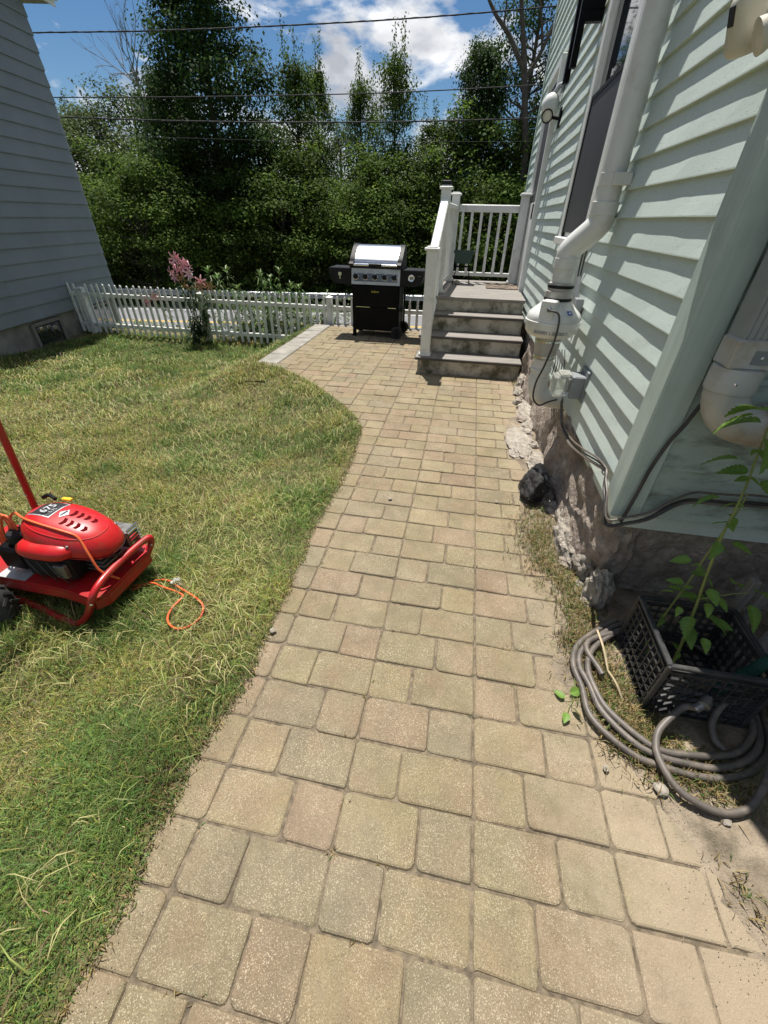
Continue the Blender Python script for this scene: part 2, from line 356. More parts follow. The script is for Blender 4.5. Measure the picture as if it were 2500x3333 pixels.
    def grid(s, fn, nu, nv):
        V = [fn(i/(nu-1), j/(nv-1)) for j in range(nv) for i in range(nu)]
        F = [(j*nu+i, j*nu+i+1, (j+1)*nu+i+1, (j+1)*nu+i) for j in range(nv-1) for i in range(nu-1)]
        return s.add(V, F)
    def mesh(s, name, m, org=(0, 0, 0), smooth=False, fix=True):
        org = np.array(org, float)
        me = as_mesh(name, [v-org for v in s.V], s.F, m)
        if fix:
            bm = bmesh.new(); bm.from_mesh(me); bmesh.ops.recalc_face_normals(bm, faces=bm.faces); bm.to_mesh(me); bm.free()
        if smooth:
            me.polygons.foreach_set('use_smooth', [True]*len(me.polygons))
            me.set_sharp_from_angle(angle=math.radians(40 if smooth is True else smooth))
        return me
    def build(s, name, m, parent=None, smooth=False, fix=True):
        org = ORG[parent.name] if parent else np.zeros(3)
        o = bpy.data.objects.new(name, s.mesh(name, MT[m] if isinstance(m, str) else m, org, smooth, fix))
        return link(o, parent, org)
def smoothpath(pts, n=8, closed=False):
    P = [np.array(p, float) for p in pts]; out_ = []
    m = len(P)
    rng = range(m if closed else m-1)
    for i in rng:
        p0 = P[(i-1) % m] if (closed or i > 0) else 2*P[0]-P[1]
        p1 = P[i]; p2 = P[(i+1) % m]
        p3 = P[(i+2) % m] if (closed or i+2 < m) else 2*P[-1]-P[-2]
        for k in range(n):
            t = k/n
            out_.append(0.5*((2*p1)+(-p0+p2)*t+(2*p0-5*p1+4*p2-p3)*t*t+(-p0+3*p1-3*p2+p3)*t**3))
    out_.append(P[0] if closed else P[-1])
    return out_
def fnoise(x, y, seed=0.0, s=1.0):
    return mnoise.noise(Vector((x*s+seed*17.3, y*s-seed*9.1, seed*3.7)))
def vnoise(X, Y, s, seed):            # vectorised value noise 0..1
    r = np.random.default_rng(seed); G_ = r.random((64, 64))
    x = np.asarray(X*s, float) % 64; y = np.asarray(Y*s, float) % 64; xi = x.astype(int); yi = y.astype(int); fx = x-xi; fy = y-yi
    fx = fx*fx*(3-2*fx); fy = fy*fy*(3-2*fy); x1 = (xi+1) % 64; y1 = (yi+1) % 64
    return (G_[xi % 64, yi % 64]*(1-fx)+G_[x1, yi % 64]*fx)*(1-fy)+(G_[xi % 64, y1]*(1-fx)+G_[x1, y1]*fx)*fy
def bigmesh(name, V, F, m, tint=None, fsize=4):
    me = bpy.data.meshes.new(name); nv = len(V); nf = len(F)
    me.vertices.add(nv); me.vertices.foreach_set('co', V.astype(np.float32).ravel())
    me.loops.add(nf*fsize); me.loops.foreach_set('vertex_index', F.astype(np.int32).ravel())
    me.polygons.add(nf); me.polygons.foreach_set('loop_start', np.arange(0, nf*fsize, fsize, dtype=np.int32))
    me.update(calc_edges=True)
    if tint is not None:
        at = me.attributes.new('tint', 'FLOAT_COLOR', 'POINT')
        at.data.foreach_set('color', np.concatenate([tint, np.ones((nv, 1))], 1).astype(np.float32).ravel())
    me.materials.append(m); return me
def smooth01(t): t = np.clip(t, 0, 1); return t*t*(3-2*t)
# ------------------------------------------------------------------ ground, road
RD = np.array((-0.16969, 0.9855)); RE = np.array((0.9855, 0.16969))     # across and along the road
def rp3(s, t, z): p = RE*s + RD*t; return np.array((p[0], p[1], z))
ts = [(-60, -0.62), (-20, -0.62), (8.3, -0.62), (9.2, -0.95), (10.6, -1.9), (12.2, -2.85), (14.5, -3.04), (17.8, -3.05), (26.2, -3.06), (28, -3.2), (36, -3.0), (60, -2.6), (140, -2.2), (400, -2.0), (1500, -2.0)]
ss = [-1500, -500, -150, -70, -40, -25, -18, -12, -8, -5, -2, 1, 5, 10, 20, 40, 70, 150, 500, 1500]
g = MB(); nx = len(ss)
V = [rp3(s, t, z + (0.12*fnoise(s, t, 2, 0.4) if 9 < t < 13 or 27 < t < 70 else 0)) for t, z in ts for s in ss]
F = [(j*nx+i, j*nx+i+1, (j+1)*nx+i+1, (j+1)*nx+i) for j in range(len(ts)-1) for i in range(nx-1)]
g.add(V, F); tag(g.build('ground', 'bank'), 'weedy soil bank and wood floor beyond the fence', None, kind='structure')
RZ = -3.0
r = MB(); r.add([rp3(s, t, RZ) for s, t in ((-120, 18.4), (90, 18.4), (90, 25.7), (-120, 25.7))], [(0, 1, 2, 3)])
road = tag(r.build('road', 'road'), 'grey two lane road beyond the picket fence', None, kind='structure')
def strip(nm, t0, t1, m, z):
    b = MB(); b.add([rp3(s, t, z) for s, t in ((-120, t0), (90, t0), (90, t1), (-120, t1))], [(0, 1, 2, 3)]); b.build(nm, m, road)
strip('edge_line', 25.05, 25.18, 'wline', RZ+.004); strip('edge_line', 18.95, 19.08, 'wline', RZ+.004)
strip('centre_line', 21.93, 22.04, 'yline', RZ+.004); strip('centre_line', 22.12, 22.23, 'yline', RZ+.004)

# ------------------------------------------------------------------ paved path and patio
EDG = [(-1.5, -0.90), (-0.24, -0.889), (0.02, -0.905), (0.26, -0.877), (0.52, -0.866), (0.91, -0.89), (1.25, -0.904), (1.75, -0.897), (2.26, -0.894), (2.65, -0.911), (2.94, -0.95),
       (3.18, -1.08), (3.44, -1.294), (3.70, -1.53), (3.965, -1.782), (4.35, -2.289), (4.46, -2.58), (4.475, -2.595), (6.75, -2.595), (9.0, -2.595)]
def edge(y):
    y = np.asarray(y, float)
    return np.interp(y, [a for a, b in EDG], [b for a, b in EDG])+np.where(y < 4.42, 1.0, 0.0)*(0.045*(vnoise(y+11, y*0+2.5, 3.1, 201)-0.5)+0.03*(vnoise(y+31, y*0+7.5, 11.0, 202)-0.5))
RB = [(-1.5, 0.90), (0.046, 0.70), (0.116, 0.66), (0.215, 0.625), (0.347, 0.60), (0.494, 0.53), (0.578, 0.45), (0.727, 0.355), (0.84, 0.30), (1.018, 0.313), (1.227, 0.38), (1.347, 0.312), (1.615, 0.25), (1.84, 0.245),
      (2.185, 0.28), (2.53, 0.335), (2.7, 0.245), (3.15, 0.235), (3.5, 0.34), (3.93, 0.41), (4.55, 0.455)]
def rbound(y): return np.interp(y, [a for a, b in RB], [b for a, b in RB])

path = MB()
ys = np.linspace(-1.5, 6.74, 90)
Vp = []; Fp = []
for y in ys:
    xl = max(edge(y)-0.03, -2.58); xr = 1.2 if y < 1.25 else 0.53
    Vp += [(xl, y, -0.0065), (xr, y, -0.0065), (xl, y, -0.75), (xr, y, -0.75)]
for i in range(len(ys)-1):
    a = i*4; b = a+4
    Fp += [(a, a+1, b+1, b), (a, b, b+2, a+2)]
Fp += [((len(ys)-1)*4, (len(ys)-1)*4+1, (len(ys)-1)*4+3, (len(ys)-1)*4+2)]
path.add(Vp, Fp)
patio = tag(path.build('paved_path', 'sand', fix=False), 'tan paver path widening into a patio', None, kind='structure')

TINTS = [((0.385, 0.315, 0.185), 6), ((0.41, 0.33, 0.185), 5), ((0.365, 0.308, 0.192), 3), ((0.41, 0.31, 0.198), 3), ((0.40, 0.288, 0.190), 1.5), ((0.36, 0.303, 0.198), 1.2)]
def tint(rg):
    wts = np.array([q for _, q in TINTS]); c = np.array(TINTS[rg.choice(len(TINTS), p=wts/wts.sum())][0])
    return np.clip(c*(1+0.06*rg.standard_normal())*(1+0.012*rg.standard_normal(3)), 0.05, 0.6)
def paver_shape(w, h, rg):
    rad = min(0.019, 0.3*w, 0.3*h)*rg.uniform(0.35, 1.0, 4); pts = []
    for k, (sx, sy) in enumerate(((-1, -1), (1, -1), (1, 1), (-1, 1))):
        cx, cy = sx*(w/2-rad[k]), sy*(h/2-rad[k]); a0 = {0: 180, 1: 270, 2: 0, 3: 90}[k]
        for a in (0, 45, 90):
            t_ = math.radians(a0+a); pts.append((cx+rad[k]*math.cos(t_), cy+rad[k]*math.sin(t_)))
    pts = np.array(pts)+rg.normal(0, 0.0016, (12, 2)); n = 12; V = []
    for z, ins in ((-0.05, 0.0), (-0.007, 0.0), (-0.0022, 0.0022), (0.0, 0.0065)):
        for p in pts:
            q = p*(1-ins*2/np.array((w, h))); V.append((q[0], q[1], z))
    F = [tuple(range(36, 48))]
    for r_ in range(3):
        for i in range(n): F.append((r_*n+i, r_*n+(i+1) % n, (r_+1)*n+(i+1) % n, (r_+1)*n+i))
    return V, F
rg = np.random.default_rng(11); PAV = []
W = 2.5*U; R_ = 1.5*U; GAP = 0.0024
for k in range(-5, 44):
    y0, y1 = k*U, (k+1)*U; yc = (y0+y1)/2
    xl = edge(yc)-0.02 if yc < 4.45 else -2.335
    xr = (1.15 if yc < 1.1 else 0.46) if yc < 4.62 else -0.66
    for c in range(-8, 4):
        xs = [c*W, c*W+(R_ if k % 2 else U), (c+1)*W]
        for a, b in ((xs[0], xs[1]), (xs[1], xs[2])):
            a2, b2 = max(a, xl), min(b, xr)
            if yc < 4.45 and b-a2 > 0 and a < xl and 2.95 < yc: a2 = max(a, edge(y1)-0.05)
            if b2-a2 < 0.035: continue
            PAV.append((a2+GAP, y0+GAP, b2-GAP, y1-GAP))
def vis(p):
    c = np.array(((p[0]+p[2])/2, (p[1]+p[3])/2, 0)); d = c-CAM; z = d @ _fw
    if z <= 0.05: return -1e9
    px = 1250+FPX*(d @ CR)/z; py = 1666.5-FPX*(d @ CU)/z
    if px < -120 or px > 2620 or py > 3460: return -1e6-z
    if c[0] > rbound(c[1])+0.12: return -1e5-z
    return -z
PAV.sort(key=vis, reverse=True)
cache = {}
joined = MB(); jt = []
for i, (x0, y0, x1, y1) in enumerate(PAV):
    w_, h_ = x1-x0, y1-y0; cx, cy = (x0+x1)/2, (y0+y1)/2
    tl = rg.normal(0, 0.007, 2); dz = rg.normal(0, 0.0014)
    if i < 300 and vis((x0, y0, x1, y1)) > -1e5:
        key = (round(w_, 3), rg.integers(5))
        if key not in cache:
            V, F = paver_shape(w_, h_, rg); cache[key] = as_mesh('paver', V, F, MT['paver'])
        o = bpy.data.objects.new('paver', cache[key]); link(o, patio)
        o.location = (cx+rg.normal(0, 0.0012), cy+rg.normal(0, 0.0012), dz); o.rotation_euler = (tl[0], tl[1], rg.normal(0, 0.008)); o.color = (*tint(rg), 1)
    else:
        V, F = paver_shape(w_, h_, rg); joined.add([(v[0]+cx, v[1]+cy, v[2]+dz+tl[0]*v[1]) for v in V], F); jt += [tint(rg)]*len(V)
o = joined.build('paver_field', 'paver_far', patio, fix=False); o['kind'] = 'stuff'
at = o.data.attributes.new('tint', 'FLOAT_COLOR', 'POINT')
at.data.foreach_set('color', np.concatenate([np.array(jt), np.ones((len(jt), 1))], 1).astype(np.float32).ravel())
# concrete edging slabs up the left of the patio and along the fence
yy = 4.47
for ln in (0.40, 0.44, 0.46, 0.46, 0.45):
    if yy > 6.66: break
    y2 = min(yy+ln, 6.70)
    b = MB(); b.box((-2.59, yy+.004, -0.60), (-2.334, y2-.004, rg.uniform(0.004, 0.010)), 0.008); b.build('edging_slab', 'slab', patio); yy = y2
xx = -2.33
for ln in (0.52, 0.55, 0.5, 0.6, 0.5):
    x2 = min(xx+ln, 0.42)
    if x2-xx < 0.1: break
    b = MB(); b.box((xx+.004, 6.665 if xx > -2.32 else 6.665, -0.6), (x2-.004, 6.80, 0.003), 0.008); b.build('edging_slab', 'slab', patio); xx = x2

# ------------------------------------------------------------------ bare dirt beside the house
d = MB(); Vd = []; Fd = []; nU = 26
ysd = np.linspace(-0.9, 4.6, 260)
for y in ysd:
    xr = 2.6 if y < 1.42 else 0.60
    xl = rbound(y)+0.035*fnoise(y, 0.3, 1, 9)+0.02*fnoise(y, 0.7, 2, 30)
    for i in range(nU):
        f = i/(nU-1); x = xl+(xr-xl)*(f**1.5)
        z = 0.003+0.012*smooth01(f*3)*(0.6+fnoise(x, y, 3, 9)) + 0.004*fnoise(x, y, 4, 40) - 0.012*max(0, 1-f*12)
        Vd.append((x, y, float(z)))
for j in range(len(ysd)-1):
    for i in range(nU-1): Fd.append((j*nU+i, j*nU+i+1, (j+1)*nU+i+1, (j+1)*nU+i))
d.add(Vd, Fd); tag(d.build('bare_dirt', 'dirt', smooth=180), 'dusty bare dirt beside the foundation', None, kind='structure')

# ------------------------------------------------------------------ lawn
_ep = np.stack([np.array([q for _, q in EDG[:-1]]), np.array([q for q, _ in EDG[:-1]])], 1)
_ed = np.concatenate([np.linspace(_ep[i], _ep[i+1], 12, endpoint=False) for i in range(len(_ep)-1)])
def edist(x, y):
    x = np.asarray(x, float); y = np.asarray(y, float); sh = np.broadcast(x, y).shape
    X_ = np.broadcast_to(x, sh).ravel(); Y_ = np.broadcast_to(y, sh).ravel(); o_ = np.empty(len(X_))
    for i in range(0, len(X_), 40000):
        o_[i:i+40000] = np.sqrt(((X_[i:i+40000, None]-_ed[:, 0])**2+(Y_[i:i+40000, None]-_ed[:, 1])**2).min(1))
    return o_.reshape(sh)
def lawn_z(x, y):
    e = np.where(edge(y)-x < 0, 0, edist(x, y))
    f2 = smooth01((y-1.0)/5.4); es = np.interp(y, [3.0, 5.2], [1.5, 0.6])
    return 0.005 - 0.125*smooth01(e/0.95) - 0.30*f2*smooth01(e/es) + 0.012*(vnoise(x+20, y+20, 2.3, 5)-0.5)*smooth01(e/0.3)
ysl = np.concatenate([np.linspace(-1.5, 7.0, 120), [7.3, 7.8]])
es = np.concatenate([np.linspace(0, 1.2, 30), np.linspace(1.3, 6.5, 40), [8, 12, 20]])
YY, EE = np.meshgrid(ysl, es, indexing='ij'); XX = edge(YY)-EE - 0.02*(vnoise(YY+3, YY*0+1, 9, 3)-0.5)*(EE < 0.02)
ZZ = lawn_z(XX, YY); ZZ[-1] -= 0.45
Vl = np.stack([XX, YY, ZZ], -1).reshape(-1, 3); ne = len(es)
Fl = [(j*ne+i, (j+1)*ne+i, (j+1)*ne+i+1, j*ne+i+1) for j in range(len(ysl)-1) for i in range(ne-1)]
lm = MB(); lm.add(Vl, Fl); lawn = tag(lm.build('lawn', 'soil', smooth=180), 'lawn of freshly cut grass', None, kind='structure')

def project(P):
    dd = P-CAM; z = dd @ _fw; return 1250+FPX*(dd @ CR)/z, 1666.5-FPX*(dd @ CU)/z, z
def blades(P, hgt, wid, lean, col, tipc=0.25, seed=1, flat=None):
    r_ = np.random.default_rng(seed); n = len(P); az = r_.uniform(0, 2*np.pi, n) if flat is None else flat
    la = lean; dx = np.stack([np.cos(az), np.sin(az), 0*az], 1); sd_ = np.stack([-np.sin(az), np.cos(az), 0*az], 1)*wid[:, None]/2
    up = np.array((0, 0, 1.0))
    mid = P+dx*(hgt*0.5*np.sin(la*0.6))[:, None]+up*(hgt*0.5*np.cos(la*0.6))[:, None]
    tip = mid+dx*(hgt*0.5*np.sin(la*1.4))[:, None]+up*(hgt*0.5*np.cos(la*1.4))[:, None]
    V = np.stack([P-sd_, P+sd_, mid+sd_*0.85, mid-sd_*0.85, tip+sd_*0.12, tip-sd_*0.12], 1).reshape(-1, 3)
    b = np.arange(n)[:, None]*6
    F = np.concatenate([b+np.array([[0, 1, 2, 3]]), b+np.array([[3, 2, 4, 5]])], 0)
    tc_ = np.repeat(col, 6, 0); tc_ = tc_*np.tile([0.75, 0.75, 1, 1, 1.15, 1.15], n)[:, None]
    return V, F, np.clip(tc_, 0, 1)
def lawn_pts(dens0, seed, ymax=7.05, dmin=1800):
    r_ = np.random.default_rng(seed); A = 7.2*(ymax+0.5); n = int(A*dens0)
    y = r_.uniform(-0.5, ymax, n); e = r_.uniform(0, 7.2, n)-0.02; x = edge(y)-e
    D = np.sqrt((x-CAM[0])**2+(y-CAM[1])**2+CAM[2]**2)
    dens = np.clip(dens0*(1.65/D)**2.1, dmin, dens0)
    clump = 0.55+0.9*vnoise(x+30, y+30, 7.0, 8)*vnoise(x+30, y+30, 23.0, 9)*2
    keep = (r_.random(n)*dens0 < dens*clump*np.clip(0.55+e/0.06, 0.3, 1))
    x, y, e, D = x[keep], y[keep], e[keep], D[keep]
    P = np.stack([x, y, lawn_z(x, y)-0.004], 1); px, py, z = project(P)
    k = (z > 0.1) & (px > -120) & (px < 2600) & (py < 3480)
    k &= ~((x < -6.9) & (y < 6.8))
    return P[k], e[k], D[k]
P, e, D = lawn_pts(46000, 21, dmin=4200)
n = len(P); r_ = np.random.default_rng(5)
x, y = P[:, 0], P[:, 1]
dry = vnoise(x+9, y+9, 1.4, 31)*0.45+vnoise(x+9, y+9, 4.6, 32)*0.55
dry += 0.13*np.exp(-((y-2.0)/1.3)**2) - 0.22*np.exp(-((y-0.1)/0.55)**2) - 0.20*smooth01((y-4.0)/1.6)
dry = np.clip((dry-0.38)/0.24, 0, 1)
gc = np.array((0.122, 0.195, 0.046)); yc_ = np.array((0.285, 0.295, 0.070)); sc = np.array((0.46, 0.38, 0.17))
u = r_.random(n); col = np.where((u < 0.10+0.50*dry)[:, None], yc_, gc); col = np.where((u > 0.98-0.16*dry)[:, None], sc, col)
brn = (r_.random(n) < 0.05+0.5*np.clip(vnoise(x+70, y+70, 5.2, 91)*vnoise(x+70, y+70, 13, 92)*2.2-0.75, 0, 1))
col = np.where(brn[:, None], np.array((0.15, 0.105, 0.05)), col)
col = col*(0.6+0.8*r_.random(n))[:, None]*(0.8+0.45*vnoise(x+14, y+14, 3.3, 93))[:, None]*(1+0.12*r_.standard_normal((n, 3)))
hg = (0.020+0.036*r_.random(n))*(0.55+1.1*vnoise(x+4, y+4, 6, 77)*vnoise(x+4, y+4, 2.1, 78)*1.9)*np.clip(0.6+e/0.18, 0.5, 1)*(1+0.05*D)
wd = np.maximum(0.0021, 0.00100*D)*(0.7+0.7*r_.random(n))
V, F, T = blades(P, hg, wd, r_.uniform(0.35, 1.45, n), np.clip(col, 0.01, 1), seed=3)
me = bigmesh('grass', V, F, MT['grass'], T); go = link(bpy.data.objects.new('grass', me)); tag(go, 'short green and yellowing mown grass of the lawn', 'grass', kind='stuff')
print('grass blades', n)
# loose clippings lying on the lawn
P, e, D = lawn_pts(3900, 22, ymax=5.6, dmin=450)
x, y = P[:, 0], P[:, 1]; n = len(P); r_ = np.random.default_rng(6)
k = r_.random(n) < np.clip(vnoise(x+50, y+50, 2.2, 41)*1.7-0.45, 0.02, 1)*np.where(y < 0.45, 0.35, 1)*np.clip(e/0.1, 0, 1)
P, e, D = P[k], e[k], D[k]; n = len(P); P[:, 2] += r_.uniform(0.012, 0.034, n)
u = r_.random(n)[:, None]; col = np.where(u < 0.42, np.array((0.47, 0.43, 0.19)), np.where(u < 0.85, np.array((0.28, 0.33, 0.09)), np.array((0.17, 0.12, 0.06))))*(0.7+0.5*r_.random((n, 1)))
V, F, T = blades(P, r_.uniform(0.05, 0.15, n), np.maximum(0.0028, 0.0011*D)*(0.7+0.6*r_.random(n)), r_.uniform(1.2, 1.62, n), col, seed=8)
me = bigmesh('grass_clippings', V, F, MT['grass'], T); go = link(bpy.data.objects.new('grass_clippings', me)); tag(go, 'dry straw coloured clippings scattered over the lawn', 'grass clippings', kind='stuff')
print('clippings', n)
# weeds and dead grass growing between the path and the foundation
spots = [((1.72, 0.35), 0.11, 0.26, 1800), ((1.50, 0.42), 0.11, 0.18, 1300), ((1.22, 0.47), 0.09, 0.15, 1000), ((1.02, 0.42), 0.08, 0.06, 260), ((0.82, 0.50), 0.10, 0.16, 1700), ((0.64, 0.58), 0.10, 0.10, 1200), ((0.56, 0.74), 0.14, 0.07, 900), ((0.98, 0.45), 0.08, 0.10, 500), ((0.27, 0.70), 0.05, 0.06, 60), ((4.40, 0.40), 0.05, 0.05, 60),
         ((2.2, 0.36), 0.03, 0.1, 80)]
PP = []; r_ = np.random.default_rng(9)
for (yy, xx), sx, sy, q in spots: PP.append(np.stack([r_.normal(xx, sx*0.6, q), r_.normal(yy, sy*0.6, q), np.full(q, 0.006)], 1))
# tufts along the path edge and in the joints
q = 2600; yy = r_.uniform(-0.3, 4.4, q); PP.append(np.stack([edge(yy)+np.abs(r_.normal(0, 0.014, q)), yy, np.full(q, 0.0)], 1))
for _ in range(110):
    k_ = r_.integers(-1, 40); q = r_.integers(4, 14)
    if r_.random() < 0.6: c = (r_.uniform(-0.85, 0.3), k_*U)
    else: c = (r_.integers(-2, 1)*W, r_.uniform(0, 3.5))
    PP.append(np.stack([r_.normal(c[0], 0.012, q), r_.normal(c[1], 0.004, q), np.full(q, -0.012)], 1))
P = np.concatenate(PP); n = len(P); u = r_.random((n, 1))
col = np.where(u < 0.42, np.array((0.33, 0.25, 0.11)), np.where(u < 0.72, np.array((0.17, 0.125, 0.055)), np.array((0.10, 0.165, 0.035))))*(0.6+0.7*r_.random((n, 1)))
hg = r_.uniform(0.015, 0.055, n); hg[sum(q for *_, q in spots):] *= 0.6
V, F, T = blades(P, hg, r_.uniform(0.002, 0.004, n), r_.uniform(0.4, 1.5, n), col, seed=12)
me = bigmesh('foundation_weeds', V, F, MT['grass'], T); go = link(bpy.data.objects.new('foundation_weeds', me)); tag(go, 'dead grass and small weeds in the joints and along the foundation', 'weeds', kind='stuff')
# grit scattered along the dirt margin
q = 2600; yy = r_.uniform(-0.25, 1.3, q); xx = rbound(yy)+r_.normal(0.05, 0.09, q)
yy = np.concatenate([yy, r_.uniform(-0.3, 2.5, 1200)]); xx = np.concatenate([xx, edge(yy[q:])+np.abs(r_.normal(0, 0.05, 1200))]); q = len(xx)
sz = r_.uniform(0.0008, 0.0024, q); ang = r_.uniform(0, 6.28, q); Vg = []
for a in (0, 2.1, 4.2): Vg.append(np.stack([xx+sz*np.cos(ang+a), yy+sz*np.sin(ang+a), np.full(q, 0.010)], 1))
Vg.append(np.stack([xx, yy, 0.010+sz*1.1], 1)); V = np.stack(Vg, 1).reshape(-1, 3); b = np.arange(q)[:, None]*4
F = np.concatenate([b+np.array([[0, 1, 3]]), b+np.array([[1, 2, 3]]), b+np.array([[2, 0, 3]])], 0)
tn = np.repeat(np.where(r_.random((q, 1)) < 0.5, np.array((0.50, 0.44, 0.36)), np.array((0.36, 0.30, 0.24))), 4, 0)
me = bigmesh('grit', V, F, MT['paver_far'], tn, 3); go = link(bpy.data.objects.new('grit', me)); tag(go, 'small pale grit along the path margins', 'grit', kind='stuff')
for (px, py, s_) in ((1270, 1625, .012), (888, 2000+55, .014), (1600+685/1.8433, 1800+1295/1.8433, .010), (1600+1015/1.8433, 1800+1425/1.8433, .022), (1600+1400/1.8433, 1800+1608/1.8433, .016), (1616, 1635, .010)):
    p = GZ(px, py, 0.006); b = MB(); rr = np.random.default_rng(int(px))
    bm = bmesh.new(); bmesh.ops.create_icosphere(bm, subdivisions=2, radius=s_)
    for v in bm.verts: v.co *= 0.8+0.4*rr.random(); v.co.z *= 0.6
    bm.verts.ensure_lookup_table(); b.add([np.array(v.co)+p+(0, 0, s_*0.35) for v in bm.verts], [tuple(v.index for v in f.verts) for f in bm.faces]); bm.free()
    where = {1270: 'on the middle of the path', 888: 'at the lawn edge of the path', 1971: 'on the pavers left of the grey hose', 2150: 'beside the outer loop of the grey hose', 2359: 'under the lowest loop of the grey hose', 1616: 'on the pavers near the dark rock'}[int(px)]
    tag(b.build('pebble', 'stone'), 'small pebble '+where, 'pebble', 'loose pebbles')
# ------------------------------------------------------------------ green house on the right
def lump(c, size, seed, amp=0.35, sub=4, freq=2.2, flatbottom=True):
    bm = bmesh.new(); bmesh.ops.create_icosphere(bm, subdivisions=sub, radius=1.0); b = MB(); V = []
    for v in bm.verts:
        q = v.co*freq; n_ = mnoise.noise(q+Vector((seed*7.1, seed*3.3, seed)))+0.5*mnoise.noise(q*2.3+Vector((seed, 5, seed)))+0.25*mnoise.noise(q*5.1+Vector((3, seed, 1)))
        p = np.array(v.co)*(1+amp*n_); V.append(np.array(c)+p*np.array(size))
    b.add(V, [tuple(v.index for v in f.verts) for f in bm.faces]); bm.free(); return b
XW = 0.48; YC = 1.30; ZB = 0.485; EXP = 0.1075; NB = 56
house = thing('green_house', (XW, YC, 0.0), 'pale green clapboard house on a granite foundation beside the path', 'house')
c = MB(); c.box((XW+0.035, YC+0.035, 0.40), (7.0, 8.15, ZB+NB*EXP)); c.build('wall', 'siding', house)
WIN = (2.98, 3.97, 1.34, 2.82); DOOR = (6.00, 6.96, 0.66, 2.80)
rg = np.random.default_rng(3)
def course(along0, along1, z0, fixed, axis, name, m, ztop=None, seed=0):
    """one lapped board: axis 'x' = faces -x (runs along y); axis 'y' = faces -y (runs along x)"""
    zt = (ztop or z0+EXP+0.012); n = max(2, int((along1-along0)/0.12)+1); V = []
    for i in range(n):
        a = along0+(along1-along0)*i/(n-1)
        wv = 0.0026*fnoise(a, z0, seed+1, 2.3)+0.0014*fnoise(a, z0, seed+3, 7)
        sag = 0.0014*fnoise(a, z0, seed+6, 1.7)
        pr = ((fixed+0.010, zt), (fixed+0.0035+0.6*wv, z0+0.62*EXP), (fixed-0.006-wv, z0+0.004+sag), (fixed-0.006-wv, z0+sag), (fixed+0.013, z0+sag+0.001), (fixed+0.020, zt))
        for x_, z_ in pr: V.append((x_, a, z_) if axis == 'x' else (a, x_, z_))
    F = []
    for i in range(n-1):
        for k in range(6): F.append((i*6+k, i*6+(k+1) % 6, i*6+6+(k+1) % 6, i*6+6+k))
    F += [tuple(range(6)), tuple((n-1)*6+k for k in range(5, -1, -1))]
    b = MB(); b.add(V, F); return b.build(name, m, house)
for k in range(NB):
    z0 = ZB+k*EXP; segs = [(1.395, 8.10)]
    for (a, b_, za, zb) in (WIN, DOOR):
        if z0+EXP > za+0.02 and z0 < zb-0.02:
            ns = []
            for s0, s1 in segs:
                if a > s0 and b_ < s1: ns += [(s0, a+0.01), (b_-0.01, s1)]
                else: ns.append((s0, s1))
            segs = ns
    if k % 2 == 0 and z0 < WIN[2]:
        ns = []
        for s0, s1 in segs:
            j = 2.72+0.35*((k//2) % 2)
            ns += [(s0, j), (j+0.002, s1)] if s0 < j < s1 else [(s0, s1)]
        segs = ns
    for s0, s1 in segs: course(s0, s1, z0, XW, 'x', 'siding_board', 'siding', seed=k)
    course(0.565, 6.9, z0, YC, 'y', 'siding_board', 'siding_end', seed=k+90)
TOP = ZB+NB*EXP
b = MB(); b.box((XW-0.016, YC-0.016, 0.476), (XW+0.09, YC+0.105, TOP), 0.006); b.build('corner_post', 'corner', house)
b = MB(); b.box((XW-0.016, 8.06, 0.476), (XW+0.09, 8.17, TOP), 0.006); b.build('corner_post', 'corner', house)
# unseen wing added to block sky light from the end wall and crate corner
b = MB(); b.box((1.66, -6.0, 0.40), (6.99, YC+0.03, TOP)); b.build('added_wing_wall', 'siding', house)
for k in range(NB): course(-6.0, YC-0.03, ZB+k*EXP, 1.62, 'x', 'siding_board', 'siding', seed=k+200)  # siding courses of the added light-blocking wing
b = MB(); b.box((1.68, -6.0, -0.3), (6.9, 1.40, 0.42)); b.build('added_wing_foundation', 'foundation', house)
rf = MB(); zr = TOP
rf.prism([(XW-0.12, YC-0.25, zr), (7.2, YC-0.25, zr), (7.2, YC-0.25, zr+0.2), (3.8, YC-0.25, zr+2.6), (XW-0.12, YC-0.25, zr+0.15)], (0, 7.2, 0)); rf.build('roof', 'slab', house)
